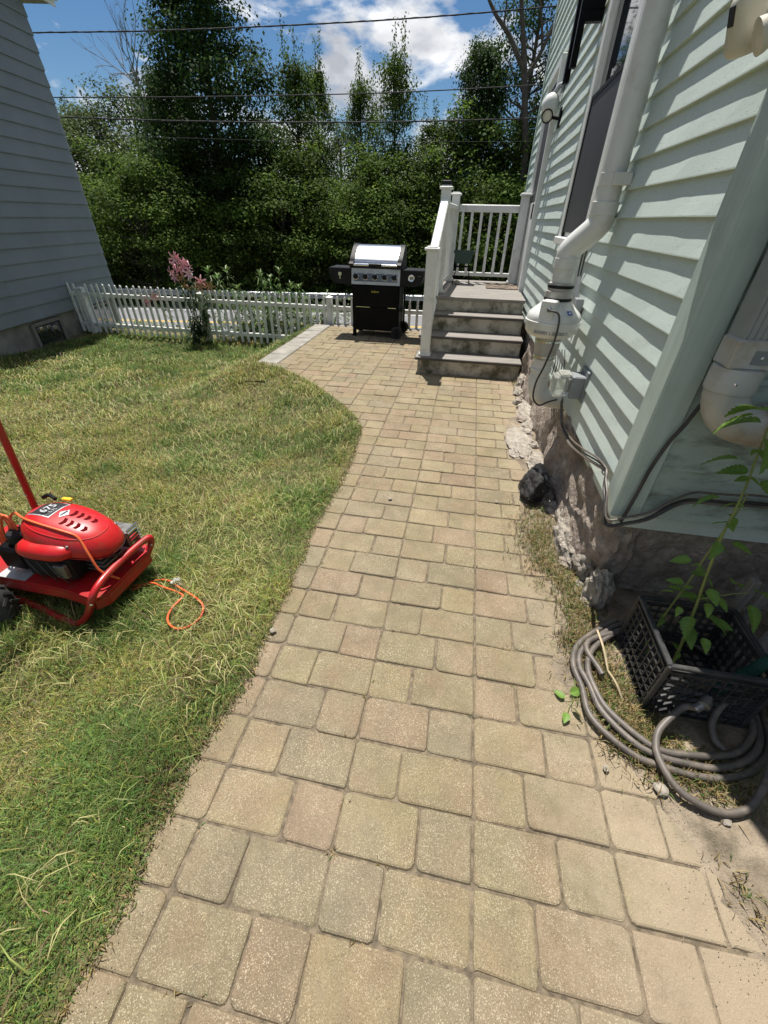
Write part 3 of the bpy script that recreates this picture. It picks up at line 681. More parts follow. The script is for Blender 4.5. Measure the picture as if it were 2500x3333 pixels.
# granite foundation blocks
def gblock(p0, p1, face, nm='granite_block', amp=0.03, seed=1.0):
    """rough faced block; face 'x' looks to -x, 'y' looks to -y"""
    nu, nv = 44, 22; b = MB(); V = []
    x0, y0, z0 = p0; x1, y1, z1 = p1
    for j in range(nv):
        for i in range(nu):
            a = i/(nu-1); t = j/(nv-1)
            edge_ = min(a, 1-a)*(y1-y0 if face == 'x' else x1-x0); et = min(t, 1-t)*(z1-z0)
            rnd = -0.05*max(0, 1-edge_/0.05)**2-0.03*max(0, 1-et/0.05)**2
            q1, q2 = (y0+(y1-y0)*a, z0+(z1-z0)*t) if face == 'x' else (x0+(x1-x0)*a, z0+(z1-z0)*t)
            nn = fnoise(q1, q2, seed, 3.1)*1.0+0.55*fnoise(q1, q2, seed+2, 8)+0.35*fnoise(q1, q2, seed+4, 19)+0.16*fnoise(q1, q2, seed+5, 42)
            off = -(amp*nn+rnd*1.0)-0.035*(1-t)**1.5
            V.append((x0+off, q1, q2) if face == 'x' else (q1, y0+off, q2))
    n0 = len(V)
    # back rim
    rim = [j*nu for j in range(nv)]+[(nv-1)*nu+i for i in range(1, nu)]+[j*nu+nu-1 for j in range(nv-2, -1, -1)]+[i for i in range(nu-2, 0, -1)]
    for k in rim:
        v = V[k]; V.append((x1, v[1], v[2]) if face == 'x' else (v[0], y1, v[2]))
    F = [(j*nu+i, j*nu+i+1, (j+1)*nu+i+1, (j+1)*nu+i) for j in range(nv-1) for i in range(nu-1)]
    m_ = len(rim); F += [(rim[k], rim[(k+1) % m_], n0+(k+1) % m_, n0+k) for k in range(m_)]
    b.add(V, F); return b.build(nm, 'granite', house, smooth=60)
gblock((0.507, 1.42, -0.10), (0.75, 2.72, 0.52), 'x', amp=0.055, seed=1)
gblock((0.505, 2.74, -0.10), (0.75, 3.66, 0.52), 'x', amp=0.045, seed=2)
gblock((0.500, 3.68, -0.10), (0.75, 4.60, 0.52), 'x', amp=0.045, seed=3)
gblock((0.530, 4.62, -0.60), (0.75, 6.40, 0.52), 'x', amp=0.030, seed=4)
gblock((0.530, 6.42, -0.70), (0.75, 8.12, 0.52), 'x', amp=0.030, seed=5)
gblock((0.57, 1.40, -0.10), (1.72, 1.60, 0.52), 'y', amp=0.035, seed=6)
gblock((1.74, 1.40, -0.10), (3.2, 1.60, 0.52), 'y', amp=0.035, seed=7)
b = lump((0.60, 1.47, 0.22), (0.10, 0.12, 0.30), 4, 0.3, 4); b.build('granite_block', 'granite', house, smooth=60)
for i, (c_, s_) in enumerate([((0.335, 2.92, 0.005), (0.10, 0.30, 0.035)), ((0.44, 2.50, 0.01), (0.075, 0.22, 0.06)), ((0.475, 1.66, 0.03), (0.06, 0.17, 0.10)), ((0.535, 1.48, 0.05), (0.06, 0.10, 0.13)),
                              ((0.545, 1.29, 0.05), (0.055, 0.075, 0.12)), ((0.47, 4.33, 0.03), (0.055, 0.13, 0.09)), ((0.46, 3.55, 0.0), (0.085, 0.33, 0.045)), ((0.43, 2.20, 0.0), (0.06, 0.16, 0.05)), ((0.50, 1.88, 0.0), (0.045, 0.13, 0.09))]):
    bb = lump(c_, s_, i+11, 0.30, 4, 3.4); bb.build('mortar_lump', 'mortar', house, smooth=50)
rl = np.random.default_rng(31)
for i in range(34):
    y_ = rl.uniform(1.25, 4.4); s_ = rl.uniform(0.018, 0.05); x_ = 0.47-rl.uniform(0, 0.09)*(1 if y_ > 2.3 else 0.6)+0.04*(y_ < 1.7)
    bb = lump((x_, y_, 0.012), (s_, s_*rl.uniform(.8, 1.8), s_*rl.uniform(.5, .9)), i+60, 0.35, 3, 2.0); bb.build('rubble', 'mortar' if i % 3 else 'granite', house, smooth=40)
# window over the pipe
wn = MB(); y0, y1, z0, z1 = WIN
wn.box((0.447, y0, z0), (0.50, y0+0.09, z1), 0.006); wn.box((0.447, y1-0.11, z0), (0.50, y1, z1), 0.006); wn.box((0.443, y0+0.09, z1-0.10), (0.50, y1-0.11, z1), 0.006)
wo = wn.build('window', 'white', house)
b = MB(); b.box((0.425, y0-0.02, z0-0.05), (0.50, y1+0.02, z0-0.001), 0.006); b.build('sill', 'white', wo)
zm = 2.085
for nm, xa, xb, za, zb in (('upper_sash', 0.470, 0.492, zm, z1-0.10), ('lower_sash', 0.474, 0.500, z0, zm+0.03)):
    s = MB(); ya, yb = y0+0.09, y1-0.11
    s.box((xa, ya, za), (xb, ya+0.045, zb)); s.box((xa, yb-0.045, za), (xb, yb, zb)); s.box((xa+.001, ya+.045, zb-0.045), (xb, yb-.045, zb)); s.box((xa+.001, ya+.045, za), (xb, yb-.045, za+0.05)); s.build(nm, 'white', wo)
b = MB(); b.box((0.481, y0+0.13, zm+0.04), (0.486, y1-0.15, z1-0.14)); b.build('upper_pane', 'pane', wo)
b = MB(); b.box((0.458, y0+0.10, z0+0.03), (0.464, y1-0.12, zm+0.02)); sc_ = b.build('insect_screen', 'screen', wo)
b = MB(); b.box((0.452, y0+0.092, z0+.002), (0.468, y0+0.112, zm+0.035)); b.box((0.452, y1-0.132, z0+.002), (0.468, y1-0.112, zm+0.035)); b.box((0.453, y0+0.112, zm+.012), (0.468, y1-0.132, zm+0.034)); b.build('screen_frame', 'blackmatte', wo)
# side door on the porch
y0, y1, z0, z1 = DOOR
dr = MB(); dr.box((0.430, y0, z0), (0.50, y0+0.07, z1), 0.004); dr.box((0.430, y1-0.07, z0), (0.50, y1, z1), 0.004); dr.box((0.428, y0+.07, z1-0.08), (0.50, y1-.07, z1), 0.004)
do = dr.build('door', 'white', house)
b = MB(); b.box((0.455, y0+0.07, z0+0.02), (0.485, y1-0.07, 1.62), 0.003); b.build('door_panel', 'white', do)
b = MB(); b.box((0.462, y0+0.12, 1.62), (0.478, y1-0.12, z1-0.13)); b.build('door_glass', 'screen', do)
b = MB(); b.box((0.452, y0+0.07, 1.60), (0.488, y0+0.12, z1-.08)); b.box((0.452, y1-0.12, 1.60), (0.488, y1-0.07, z1-.08)); b.box((0.453, y0+.12, z1-.13), (0.488, y1-.12, z1-.08)); b.build('door_frame', 'white', do)
b = MB(); b.bar((0.43, y0+0.12, 1.45), (0.43, y0+0.12, 1.60), 0.02, 0.02); b.bar((0.43, y0+.12, 1.52), (0.46, y0+.12, 1.52), .015, .015, (0, 1, 0)); b.build('door_handle', 'blackmatte', do)

rk = lump((0.345, 2.13, 0.075), (0.075, 0.115, 0.10), 3, 0.35, 4, 1.6)
tag(rk.build('rock', 'blackrock', smooth=40), 'dark lump of rock against the granite foundation', 'rock')

# ------------------------------------------------------------------ neighbour house on the left
NC = np.array((-7.39, 8.20)); A_ = -RD; B_ = RE            # along wall towards the camera, outward
def nb(a, o_, z): p = NC+A_*a+B_*o_; return np.array((p[0], p[1], z))
nh = thing('neighbour_house', (NC[0], NC[1], -0.5), 'blue grey clapboard house in shade at the left', 'house')
NR = np.stack([np.array((*A_, 0)), np.array((*B_, 0)), np.array((0, 0, 1.0))], 1)
def nbox(name, a0, a1, o0, o1, z0, z1, m, par, ch=0.0):
    b = MB(); b.obox(nb((a0+a1)/2, (o0+o1)/2, (z0+z1)/2), (abs(a1-a0)/2, abs(o1-o0)/2, (z1-z0)/2), NR, ch); return b.build(name, m, par)
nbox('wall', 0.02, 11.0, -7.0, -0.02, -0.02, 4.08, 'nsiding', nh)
nbox('foundation', 0.03, 11.0, -7.0, -0.05, -1.2, -0.02, 'foundation', nh)
NE = 0.192
for k in range(21):
    z0 = -0.01+k*NE; cuts = [0.0, 2.2+((k*1.7) % 2.9), 5.9+((k*1.1) % 2.0), 11.0]
    for s0, s1 in zip(cuts[:-1], cuts[1:]):
        n = 14; V = []
        for i in range(n):
            a = s0+.0015+(s1-s0-.003)*i/(n-1); wv = 0.002*fnoise(a, z0, 9, 1.5)
            for o_, z_ in ((-0.012, z0+NE+0.01), (0.010+wv, z0+0.006), (0.010+wv, z0), (-0.010, z0+0.001), (-0.019, z0+NE+0.01)): V.append(nb(a, o_, z_))
        F = [(i*5+q, i*5+(q+1) % 5, i*5+5+(q+1) % 5, i*5+5+q) for i in range(n-1) for q in range(5)]+[tuple(range(5)), tuple((n-1)*5+q for q in range(4, -1, -1))]
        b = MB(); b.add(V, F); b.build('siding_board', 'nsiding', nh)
    z1 = min(z0+NE, 4.06); b = MB(); b.obox(nb(-0.004, -3.5, (z0+z1)/2), (0.012, 3.47, (z1-z0)/2-.002), NR); b.build('siding_board', 'nsiding', nh)
rf = MB(); rf.prism([nb(-0.42, 0.24, 4.085), nb(-0.42, -7.3, 4.085), nb(-0.42, -7.3, 4.25), nb(-0.42, -3.5, 7.0), nb(-0.42, 0.24, 4.22)], np.array((*A_, 0))*11.8); ro = rf.build('roof', 'slab', nh)
nbox('fascia', -0.41, 11.3, 0.243, 0.262, 4.05, 4.26, 'white', ro)
g_ = MB()
prof = [(0.264, 4.25), (0.36, 4.25), (0.35, 4.17), (0.31, 4.12), (0.264, 4.12)]
g_.prism([nb(-0.43, o_, z_) for o_, z_ in prof], np.array((*A_, 0))*11.7); g_.build('gutter', 'white', ro)
for a0, a1, z0, z1 in ((1.9, 2.5, -0.52, -0.10), (0.35, 0.95, -0.50, -0.08)):
    wf = nbox('basement_window', a0, a1, -0.055, -0.02, z0-.02, z1, 'dark', nh)
    nbox('frame', a0-0.06, a0-.001, -0.05, 0.0, z0-.03, z1+.04, 'wood', wf); nbox('frame', a1+.001, a1+0.06, -0.05, 0.0, z0-.03, z1+.04, 'wood', wf)
    nbox('frame', a0, a1, -0.05, 0.002, z1, z1+0.05, 'wood', wf); nbox('pane', a0+0.04, a1-0.04, -0.019, -0.014, z0, z1-.02, 'pane', wf)
nbox('wood_panel', 0.98, 1.35, -0.045, -0.01, -0.52, -0.09, 'wood', nh)

# ------------------------------------------------------------------ picket fence
FY = 6.85
fn = thing('picket_fence', (-4.6, FY, -0.5), 'low white picket fence between the lawn and the road', 'fence')
for x0, x1 in ((-7.16, -6.975), (-6.885, -4.69), (-4.60, -2.43), (-2.34, -0.74)):
    for z0, z1 in ((0.205, 0.265), (-0.29, -0.23)):
        b = MB(); b.box((x0, FY-0.022, z0), (x1, FY+0.022, z1), 0.006); b.build('rail', 'fence', fn)
pk = None
def picket_mesh():
    b = MB(); w = 0.019; t = 0.011; h = 0.79
    pr = [(-w, 0), (w, 0), (w, h-0.075), (w*0.62, h-0.062), (w*0.95, h-0.042), (w*0.75, h-0.018), (0.0, h), (-w*0.75, h-0.018), (-w*0.95, h-0.042), (-w*0.62, h-0.062), (-w, h-0.075)]
    b.prism([(x, -t, z) for x, z in pr], (0, 2*t, 0)); return b.mesh('picket', MT['fence'])
pm = picket_mesh(); rg = np.random.default_rng(17)
for i in range(56):
    x = -7.13+0.1165*i
    if min(abs(x-q) for q in (-6.93, -4.645, -2.385)) < 0.062 or x > -0.75: continue
    o = bpy.data.objects.new('picket', pm); link(o, fn, (0, 0, 0)); o.location = (x+4.6+rg.normal(0, 0.003), -0.034, -0.38+0.5+rg.normal(0, .003)); o.rotation_euler = (0, rg.normal(0, 0.008), 0)
for x, zt in ((-6.93, 0.35), (-4.645, 0.365), (-2.385, 0.41), (-0.70, 0.41)):
    b = MB(); b.box((x-0.045, FY-0.045, -0.62), (x+0.045, FY+0.045, zt-0.04), 0.005); po = b.build('post', 'fence', fn)
    b = MB(); b.box((x-0.053, FY-0.053, zt-0.04), (x+0.053, FY+0.053, zt-0.022), 0.003); b.add([(x-0.053, FY-0.053, zt-0.022), (x+0.053, FY-0.053, zt-0.022), (x+0.053, FY+0.053, zt-0.022), (x-0.053, FY+0.053, zt-0.022), (x, FY, zt+0.004)], [(0, 1, 4), (1, 2, 4), (2, 3, 4), (3, 0, 4), (3, 2, 1, 0)]); b.build('post_cap', 'fence', po)

# ------------------------------------------------------------------ guardrail beyond the road
GT = 26.4
def ont(px, py, t):
    d_ = ray(px, py); n_ = np.array((*RD, 0)); k = (t-CAM @ n_)/(d_ @ n_); return CAM+d_*k
ztop = ont(1120, 955, GT)[2]
gr = thing('guardrail', tuple(rp3(-6, GT, RZ-.05)), 'galvanised steel guardrail along the far side of the road', 'guardrail')
prof = [(0, 0.155), (0.03, 0.14), (0.08, 0.11), (0.08, 0.055), (0.02, 0.015), (0.02, -0.015), (0.08, -0.055), (0.08, -0.11), (0.03, -0.14), (0, -0.155)]
zc = ztop-0.155
for i in range(16):
    s0 = -46+i*3.8; b = MB()
    b.prism([rp3(s0+.01, GT-x_, zc+z_) for x_, z_ in prof]+[rp3(s0+.01, GT-x_+0.006, zc+z_) for x_, z_ in prof[::-1]], np.array((*RE, 0))*3.78); b.build('beam', 'greymetal', gr)
for i in range(31):
    s0 = -45+i*1.9; b = MB(); b.obox(rp3(s0, GT+0.10, (zc+0.12+RZ-.3)/2), (0.05, 0.075, (zc+0.12-RZ+.3)/2), np.stack([np.array((*RE, 0)), np.array((*RD, 0)), np.array((0, 0, 1.0))], 1)); b.build('post', 'wood', gr)

# ------------------------------------------------------------------ utility wires along the road
for nm, pts, r_, lab, tw in (('utility_wire', [(-200, 112), (117, 106), (500, 100), (900, 84), (1300, 62), (1700, 30), (2000, 0)], 0.021, 'thick twisted utility wire, highest of the four over the road', 1),
                             ('utility_wire', [(-200, 320), (187, 317), (520, 316), (900, 311), (1300, 300), (1700, 279), (2000, 258)], 0.013, 'pale utility wire, second from the top', 0),
                             ('utility_wire', [(-200, 370), (206, 381), (520, 392), (900, 398), (1300, 396), (1700, 386), (2000, 372)], 0.023, 'thick black utility wire crossing in front of the tree tops', 1),
                             ('utility_wire', [(-200, 425), (206, 438), (600, 449), (900, 457), (1300, 461), (1700, 460), (2000, 456)], 0.005, 'thinnest and lowest utility wire in front of the trees', 0)):
    P = smoothpath([ont(x_, y_, 17.0) for x_, y_ in pts], 14); b = MB()
    if tw:
        b.tube(P, r_*0.75, 6)
        n_ = np.array((*RD, 0)); Q = []
        for i in range(len(P)-1):
            for f in (0, .5):
                p = P[i]*(1-f)+P[i+1]*f; a = (i+f)*2.1; Q.append(p+r_*0.55*(math.cos(a)*n_+math.sin(a)*np.array((0, 0, 1))))
        b.tube(Q, r_*0.5, 5)
    else: b.tube(P, r_, 6)
    tag(b.build(nm, 'wire', smooth=True), lab, 'wire', 'utility wires')

# ------------------------------------------------------------------ porch steps
st = thing('porch_steps', (-0.1, 4.55, 0.0), 'grey composite porch steps with white railings by the side door', 'steps')
NOS = [(4.525, 0.18), (4.785, 0.357), (5.045, 0.537), (5.265, 0.69)]
XL, XR = -0.705, 0.455
for i, (y_, z_) in enumerate(NOS):
    zb = (NOS[i-1][1] if i else -0.02); y_next = NOS[i+1][0]+0.04 if i < 3 else 7.02
    if i < 3:
        b = MB(); b.box((XL, y_, z_-0.034), (XR, y_next, z_), 0.005); tdo = b.build('tread', 'tread', st)
        b = MB(); b.box((XL+.004, y_-0.004, z_-0.031), (XR-.004, y_+.002, z_-.006)); b.build('nosing_shade', 'treadedge', tdo)  # dark strip laid on the tread front to paint its shade
    b = MB(); b.box((XL+0.03, y_+0.028, zb+.001), (XR-0.012, y_+0.048, z_-0.036), 0.002); b.build('riser', 'riser', st)
    b = MB(); b.box((XL+0.035, y_+0.05, -0.05), (XR-0.02, y_next+0.0, z_-0.036)); 
    if i < 3: b.build('stringer', 'treadedge', st)
yy = 5.265; i = 0
while yy < 7.0:
    w_ = 0.139; b = MB(); b.box((XL, yy, 0.656), (XR, min(yy+w_-.003, 7.02), 0.69), 0.003); b.build('deck_board', 'tread', st); yy += w_
b = MB(); b.box((XL+0.03, 6.97, 0.45), (XR-0.02, 7.01, 0.654)); b.box((XL+0.03, 5.32, 0.45), (XL+0.07, 6.97, 0.654)); b.build('rim_joist', 'riser', st)
for x_, y_ in ((XL+0.09, 5.45), (XL+0.09, 6.90), (XR-0.1, 6.90)):
    b = MB(); b.box((x_-.045, y_-.045, -0.65), (x_+.045, y_+.045, 0.455), 0.004); b.build('support_post', 'wood', st)
b = MB(); b.bar((0.40, 6.93, 0.66), (0.10, 6.93, 0.10), 0.035, 0.09, (0, 1, 0)); b.build('brace', 'wood', st)
def newel(x, y, z0, z1, w=0.105, cap=True, nm='newel_post'):
    b = MB(); b.box((x-w/2, y-w/2, z0), (x+w/2, y+w/2, z1-0.035), 0.006); p = b.build(nm, 'white', st)
    b = MB(); b.box((x-w/2-.014, y-w/2-.014, z0+.0005), (x+w/2+.014, y+w/2+.014, z0+0.03), 0.006); b.build('post_skirt', 'white', p)
    b = MB(); b.box((x-w/2-.02, y-w/2-.02, z1-0.035), (x+w/2+.02, y+w/2+.02, z1-0.012), 0.008); b.box((x-w/2+.002, y-w/2+.002, z1-0.0119), (x+w/2-.002, y+w/2-.002, z1), 0.006); b.build('post_cap', 'white', p)
    return p
newel(-0.605, 4.62, 0.18, 1.215)
p2 = newel(-0.578, 5.55, 0.69, 1.735)
b = MB(); b.box((-0.630, 5.498, 1.735), (-0.526, 5.602, 1.775), 0.006); b.build('solar_cap', 'blackmatte', p2)
newel(-0.522, 6.83, 0.69, 1.73); newel(0.385, 6.83, 0.69, 1.735)
b = MB(); b.bar((-0.60, 4.66, 1.125), (-0.58, 5.51, 1.60), 0.088, 0.058, ch=0.012); b.build('handrail', 'white', st)
b = MB(); b.bar((-0.60, 4.66, 0.30), (-0.58, 5.51, 0.775), 0.05, 0.042, ch=0.006); b.build('bottom_rail', 'white', st)
for i in range(7):
    f = (i+1)/8; y_ = 4.66+0.85*f; x_ = -0.60+0.02*f
    b = MB(); b.box((x_-.017, y_-.017, 0.30+0.475*f+.015), (x_+.017, y_+.017, 1.125+0.475*f-.02), 0.004); b.build('baluster', 'white', st)
b = MB(); b.bar((-0.575, 5.60, 1.565), (-0.527, 6.78, 1.565), 0.085, 0.05, ch=0.01); b.build('handrail', 'white', st)
b = MB(); b.bar((-0.575, 5.60, 0.785), (-0.527, 6.78, 0.785), 0.05, 0.04, ch=0.006); b.build('bottom_rail', 'white', st)
for i in range(9):
    f = (i+1)/10; y_ = 5.60+1.18*f; x_ = -0.575+0.048*f
    b = MB(); b.box((x_-.017, y_-.017, 0.804), (x_+.017, y_+.017, 1.541), 0.004); b.build('baluster', 'white', st)
b = MB(); b.bar((-0.47, 6.83, 1.560), (0.333, 6.83, 1.560), 0.085, 0.05, (0, 1, 0), ch=0.01); b.build('handrail', 'white', st)
b = MB(); b.bar((-0.47, 6.83, 0.790), (0.333, 6.83, 0.790), 0.05, 0.04, (0, 1, 0), ch=0.006); b.build('bottom_rail', 'white', st)
for i in range(6):
    x_ = -0.410+0.1265*i; b = MB(); b.box((x_-.018, 6.812, 0.811), (x_+.018, 6.848, 1.516), 0.004); b.build('baluster', 'white', st)
# things on the porch
pl = thing('planter', (-0.33, 6.55, 0.69), 'dark green trough planter on a thin black stand', 'planter')
b = MB(); x0, x1 = -0.46, -0.20
zt = 1.09; V = []
for z_, s_ in ((zt-0.15, 0.80), (zt-0.03, 0.97), (zt-0.029, 1.06), (zt, 1.06), (zt, 0.98), (zt-0.03, 0.92)):
    for sx, sy in ((-1, -1), (1, -1), (1, 1), (-1, 1)): V.append((-0.33+sx*0.13*s_, 6.55+sy*0.08*s_, z_))
F = [(3, 2, 1, 0)]+[(r*4+k, r*4+(k+1) % 4, r*4+4+(k+1) % 4, r*4+4+k) for r in range(5) for k in range(4)]+[(20, 21, 22, 23)]
b.add(V, F); b.build('trough', 'planter', pl)
for sx, sy in ((-1, -1), (1, -1), (1, 1), (-1, 1)):
    b = MB(); b.tube([(-0.33+sx*0.075, 6.55+sy*0.05, zt-0.14), (-0.33+sx*0.085, 6.55+sy*0.06, 0.9), (-0.33+sx*0.115, 6.55+sy*0.075, 0.691)], 0.006, 6); b.build('leg', 'black', pl)
b = MB(); b.tube([(-0.33+0.086*x_, 6.55+.062*y_, 0.90) for x_, y_ in ((-1, -1), (1, -1), (1, 1), (-1, 1), (-1, -1))], 0.005, 6); b.build('brace_ring', 'black', pl)
sb = lump((-0.385, 6.42, 0.718), (0.042, 0.038, 0.030), 8, 0.18, 3, 1.2); tag(sb.build('stone', 'stone', smooth=40), 'round pale stone on the porch deck under the planter', 'stone')
mt = MB(); mt.grid(lambda u_, v_: (0.02+0.43*u_+0.01*fnoise(u_, v_, 3, 4), 6.12+0.55*v_+0.01*fnoise(u_, v_, 5, 4), 0.7005+0.006*max(0, fnoise(u_, v_, 7, 3))), 12, 12)
Vt = list(mt.V); mt2 = MB(); mt2.add(Vt, mt.F); mt2.add([v-np.array((0, 0, 0.0095)) for v in Vt], [f[::-1] for f in mt.F])
rim = [i for i in range(12)]+[12*j+11 for j in range(1, 12)]+[132+i for i in range(10, -1, -1)]+[12*j for j in range(10, 0, -1)]
mt2.F += [(rim[k], rim[(k+1) % len(rim)], 144+rim[(k+1) % len(rim)], 144+rim[k]) for k in range(len(rim))]
tag(mt2.build('doormat', 'matm'), 'worn brown doormat in front of the side door', 'doormat')
# ------------------------------------------------------------------ vent pipe with inline fan
def c3(u_, v_): return (1600+u_/1.8433, v_/1.8433)
def c4(u_, v_): return (1600+u_/1.8433, 900+v_/1.8433)
FX, FYY = 0.302, 2.56; UX, UY = 0.408, 2.50
vf = thing('vent_fan_pipe', (FX, FYY, 0.45), 'white vent pipe with a round inline fan mounted on the green house wall', 'vent pipe')
pr_ = 0.057
b = MB(); b.tube(smoothpath([(0.56, FYY, 0.50), (0.46, FYY, 0.50), (0.375, FYY, 0.505), (0.325, FYY, 0.53), (FX, FYY, 0.585), (FX, FYY, 0.64)], 5), pr_+.004, 20); b.build('elbow', 'pvc', vf, smooth=True)
b = MB(); b.tube([(FX, FYY, 0.64), (FX, FYY, 0.80)], pr_, 20); b.build('lower_pipe', 'pvc', vf, smooth=True)
b = MB(); b.lathe((FX, FYY, 0), (0, 0, 1), [(0.062, 0.665), (0.063, 0.668), (0.063, 0.69), (0.0605, 0.692)], 24); b.build('pipe_joint', 'pvc', vf, smooth=True)
b = MB(); b.lathe((FX, FYY, 0), (0, 0, 1), [(0.060, 0.745), (0.066, 0.75), (0.067, 0.80), (0.073, 0.82), (0.074, 0.868), (0.068, 0.874)], 28); co = b.build('coupling', 'pvcold', vf, smooth=True)
for z_, r_ in ((0.757, 0.0685), (0.845, 0.0755)):
    b = MB(); b.lathe((FX, FYY, 0), (0, 0, 1), [(r_-.004, z_), (r_, z_+.001), (r_, z_+.012), (r_-.004, z_+.013)], 28); b.build('clamp', 'steel', co, smooth=True)
b = MB(); b.lathe((FX, FYY, 0), (0, 0, 1), [(0.062, 0.872), (0.10, 0.876), (0.130, 0.888), (0.146, 0.908), (0.150, 0.935), (0.151, 0.950), (0.1555, 0.952), (0.1555, 0.966), (0.150, 0.968), (0.149, 0.985), (0.140, 1.005), (0.110, 1.032), (0.085, 1.055), (0.078, 1.065)], 48); fh = b.build('fan_housing', 'pvc', vf, smooth=35)
b = MB(); b.lathe((FX, FYY, 0), (0, 0, 1), [(0.070, 1.063), (0.0745, 1.066), (0.0745, 1.115), (0.068, 1.120), (0.066, 1.155), (0.060, 1.158)], 28); cu = b.build('coupling', 'pvcold', vf, smooth=True)
for z_, r_, m_ in ((1.068, 0.0765, 'blackmatte'), (1.130, 0.0705, 'blackmatte')):
    b = MB(); b.lathe((FX, FYY, 0), (0, 0, 1), [(r_-.004, z_), (r_, z_+.001), (r_, z_+.015), (r_-.004, z_+.016)], 28); b.build('clamp', m_, cu, smooth=True)
b = MB(); b.tube([(FX, FYY, 1.150), (FX, FYY, 1.27)], pr_, 20); b.build('middle_pipe', 'pvc', vf, smooth=True)
b = MB(); b.lathe((FX, FYY, 0), (0, 0, 1), [(0.058, 1.222), (0.0645, 1.224), (0.0645, 1.272), (0.058, 1.274)], 28); b.build('pipe_joint', 'pvc', vf, smooth=True)
dU = np.array((UX-FX, UY-FYY)); 
b = MB(); b.tube(smoothpath([(FX, FYY, 1.27), (FX, FYY, 1.30), (FX+.22*dU[0], FYY+.22*dU[1], 1.335), (FX+.78*dU[0], FYY+.78*dU[1], 1.40), (UX, UY, 1.435), (UX, UY, 1.465)], 6), pr_+.0035, 20); b.build('offset_bend', 'pvc', vf, smooth=True)
b = MB(); b.lathe((UX, UY, 0), (0, 0, 1), [(0.058, 1.46), (0.0645, 1.462), (0.0645, 1.515), (0.058, 1.517)], 28); b.build('pipe_joint', 'pvc', vf, smooth=True)
b = MB(); b.tube([(UX, UY, 1.50), (UX, UY, 6.9)], pr_, 24); b.build('upper_pipe', 'pvc', vf, smooth=True)
for z_ in (1.60, 3.2, 4.8):
    b = MB(); b.lathe((UX, UY, 0), (0, 0, 1), [(0.057, z_-.025), (0.0605, z_-.024), (0.0605, z_+.024), (0.057, z_+.025)], 24); b.box((UX-0.01, UY-0.085, z_-.024), (UX+0.07, UY-0.050, z_+.024), .003); b.build('pipe_strap', 'pvc', vf, smooth=True)
dn = np.array((-0.45, -0.89, 0)); dn /= np.linalg.norm(dn); ds = np.array((-dn[1], dn[0], 0)); RB_ = np.stack([ds, dn, np.array((0, 0, 1.0))], 1)
cb = np.array((FX, FYY, 1.025))+dn*0.115
b = MB(); b.obox(cb, (0.040, 0.033, 0.055), RB_, 0.006); jb = b.build('junction_cover', 'pvc', fh)
b = MB(); b.lathe(cb+dn*0.033+np.array((0, 0, .012))+ds*.012, dn, [(0.013, 0), (0.013, 0.008), (0.009, 0.010), (0.009, 0.018)], 10); b.build('cable_gland', 'greybox', jb)
g0 = cb+dn*0.05+np.array((0, 0, .012))+ds*.012
cp = [g0, GY(*c4(405, 235), g0[1]-.02), GY(*c4(380, 380), 2.38), GY(*c4(320, 530), 2.40), GY(*c4(265, 640), 2.42), GY(*c4(250, 730), 2.44), GY(*c4(285, 772), 2.44), GY(*c4(340, 752), 2.44), GY(*c4(395, 738), 2.44)]
b = MB(); b.tube(smoothpath(cp, 7), 0.0055, 8); b.build('power_cord', 'cable', vf, smooth=True)
# small blue sticker and the grey print band on the fan
def on_fan(az, z_, r_): return np.array((FX+r_*math.cos(az), FYY+r_*math.sin(az), z_))
MT['blue'] = mat('blue_sticker', (0.02, 0.09, 0.42), None, 5, 0.4); MT['print'] = mat('grey_print', (0.22, 0.22, 0.21), (0.4, 0.4, 0.38), 60, 0.6)
az = math.radians(-62); b = MB()
t1 = np.array((-math.sin(az), math.cos(az), 0)); nn = np.array((math.cos(az)*0.62, math.sin(az)*0.62, 0.78)); t2 = np.cross(nn, t1)
c0 = on_fan(az, 1.021, 0.1285); b.obox(c0, (0.013, 0.013, 0.0015), np.stack([t1, t2, nn], 1)); bs = b.build('sticker', 'blue', fh)
b = MB(); k_ = nn*0.0019; b.add([c0+k_+t1*x_+t2*y_ for x_, y_ in ((-.006, -.007), (.006, -.007), (.006, 0), (0, .006), (-.006, 0))], [(0, 1, 2, 3, 4)]); b.build('sticker_print', 'white', bs, fix=False)
pb = MB(); rg = np.random.default_rng(4)
for i in range(26):
    az = math.radians(-135+i*2.9); h_ = rg.uniform(0.004, 0.009)
    if rg.random() < 0.2: continue
    for zz in (0.911, 0.921):
        p = on_fan(az, zz, 0.1483+(zz-.911)*.14); t1 = np.array((-math.sin(az), math.cos(az), 0)); n2 = np.array((math.cos(az), math.sin(az), 0))
        pb.obox(p, (0.0026*rg.uniform(.5, 1.2), 0.0009, 0.0036), np.stack([t1, n2, np.array((0, 0, 1.0))], 1))
pb.build('printed_label', 'print', fh)

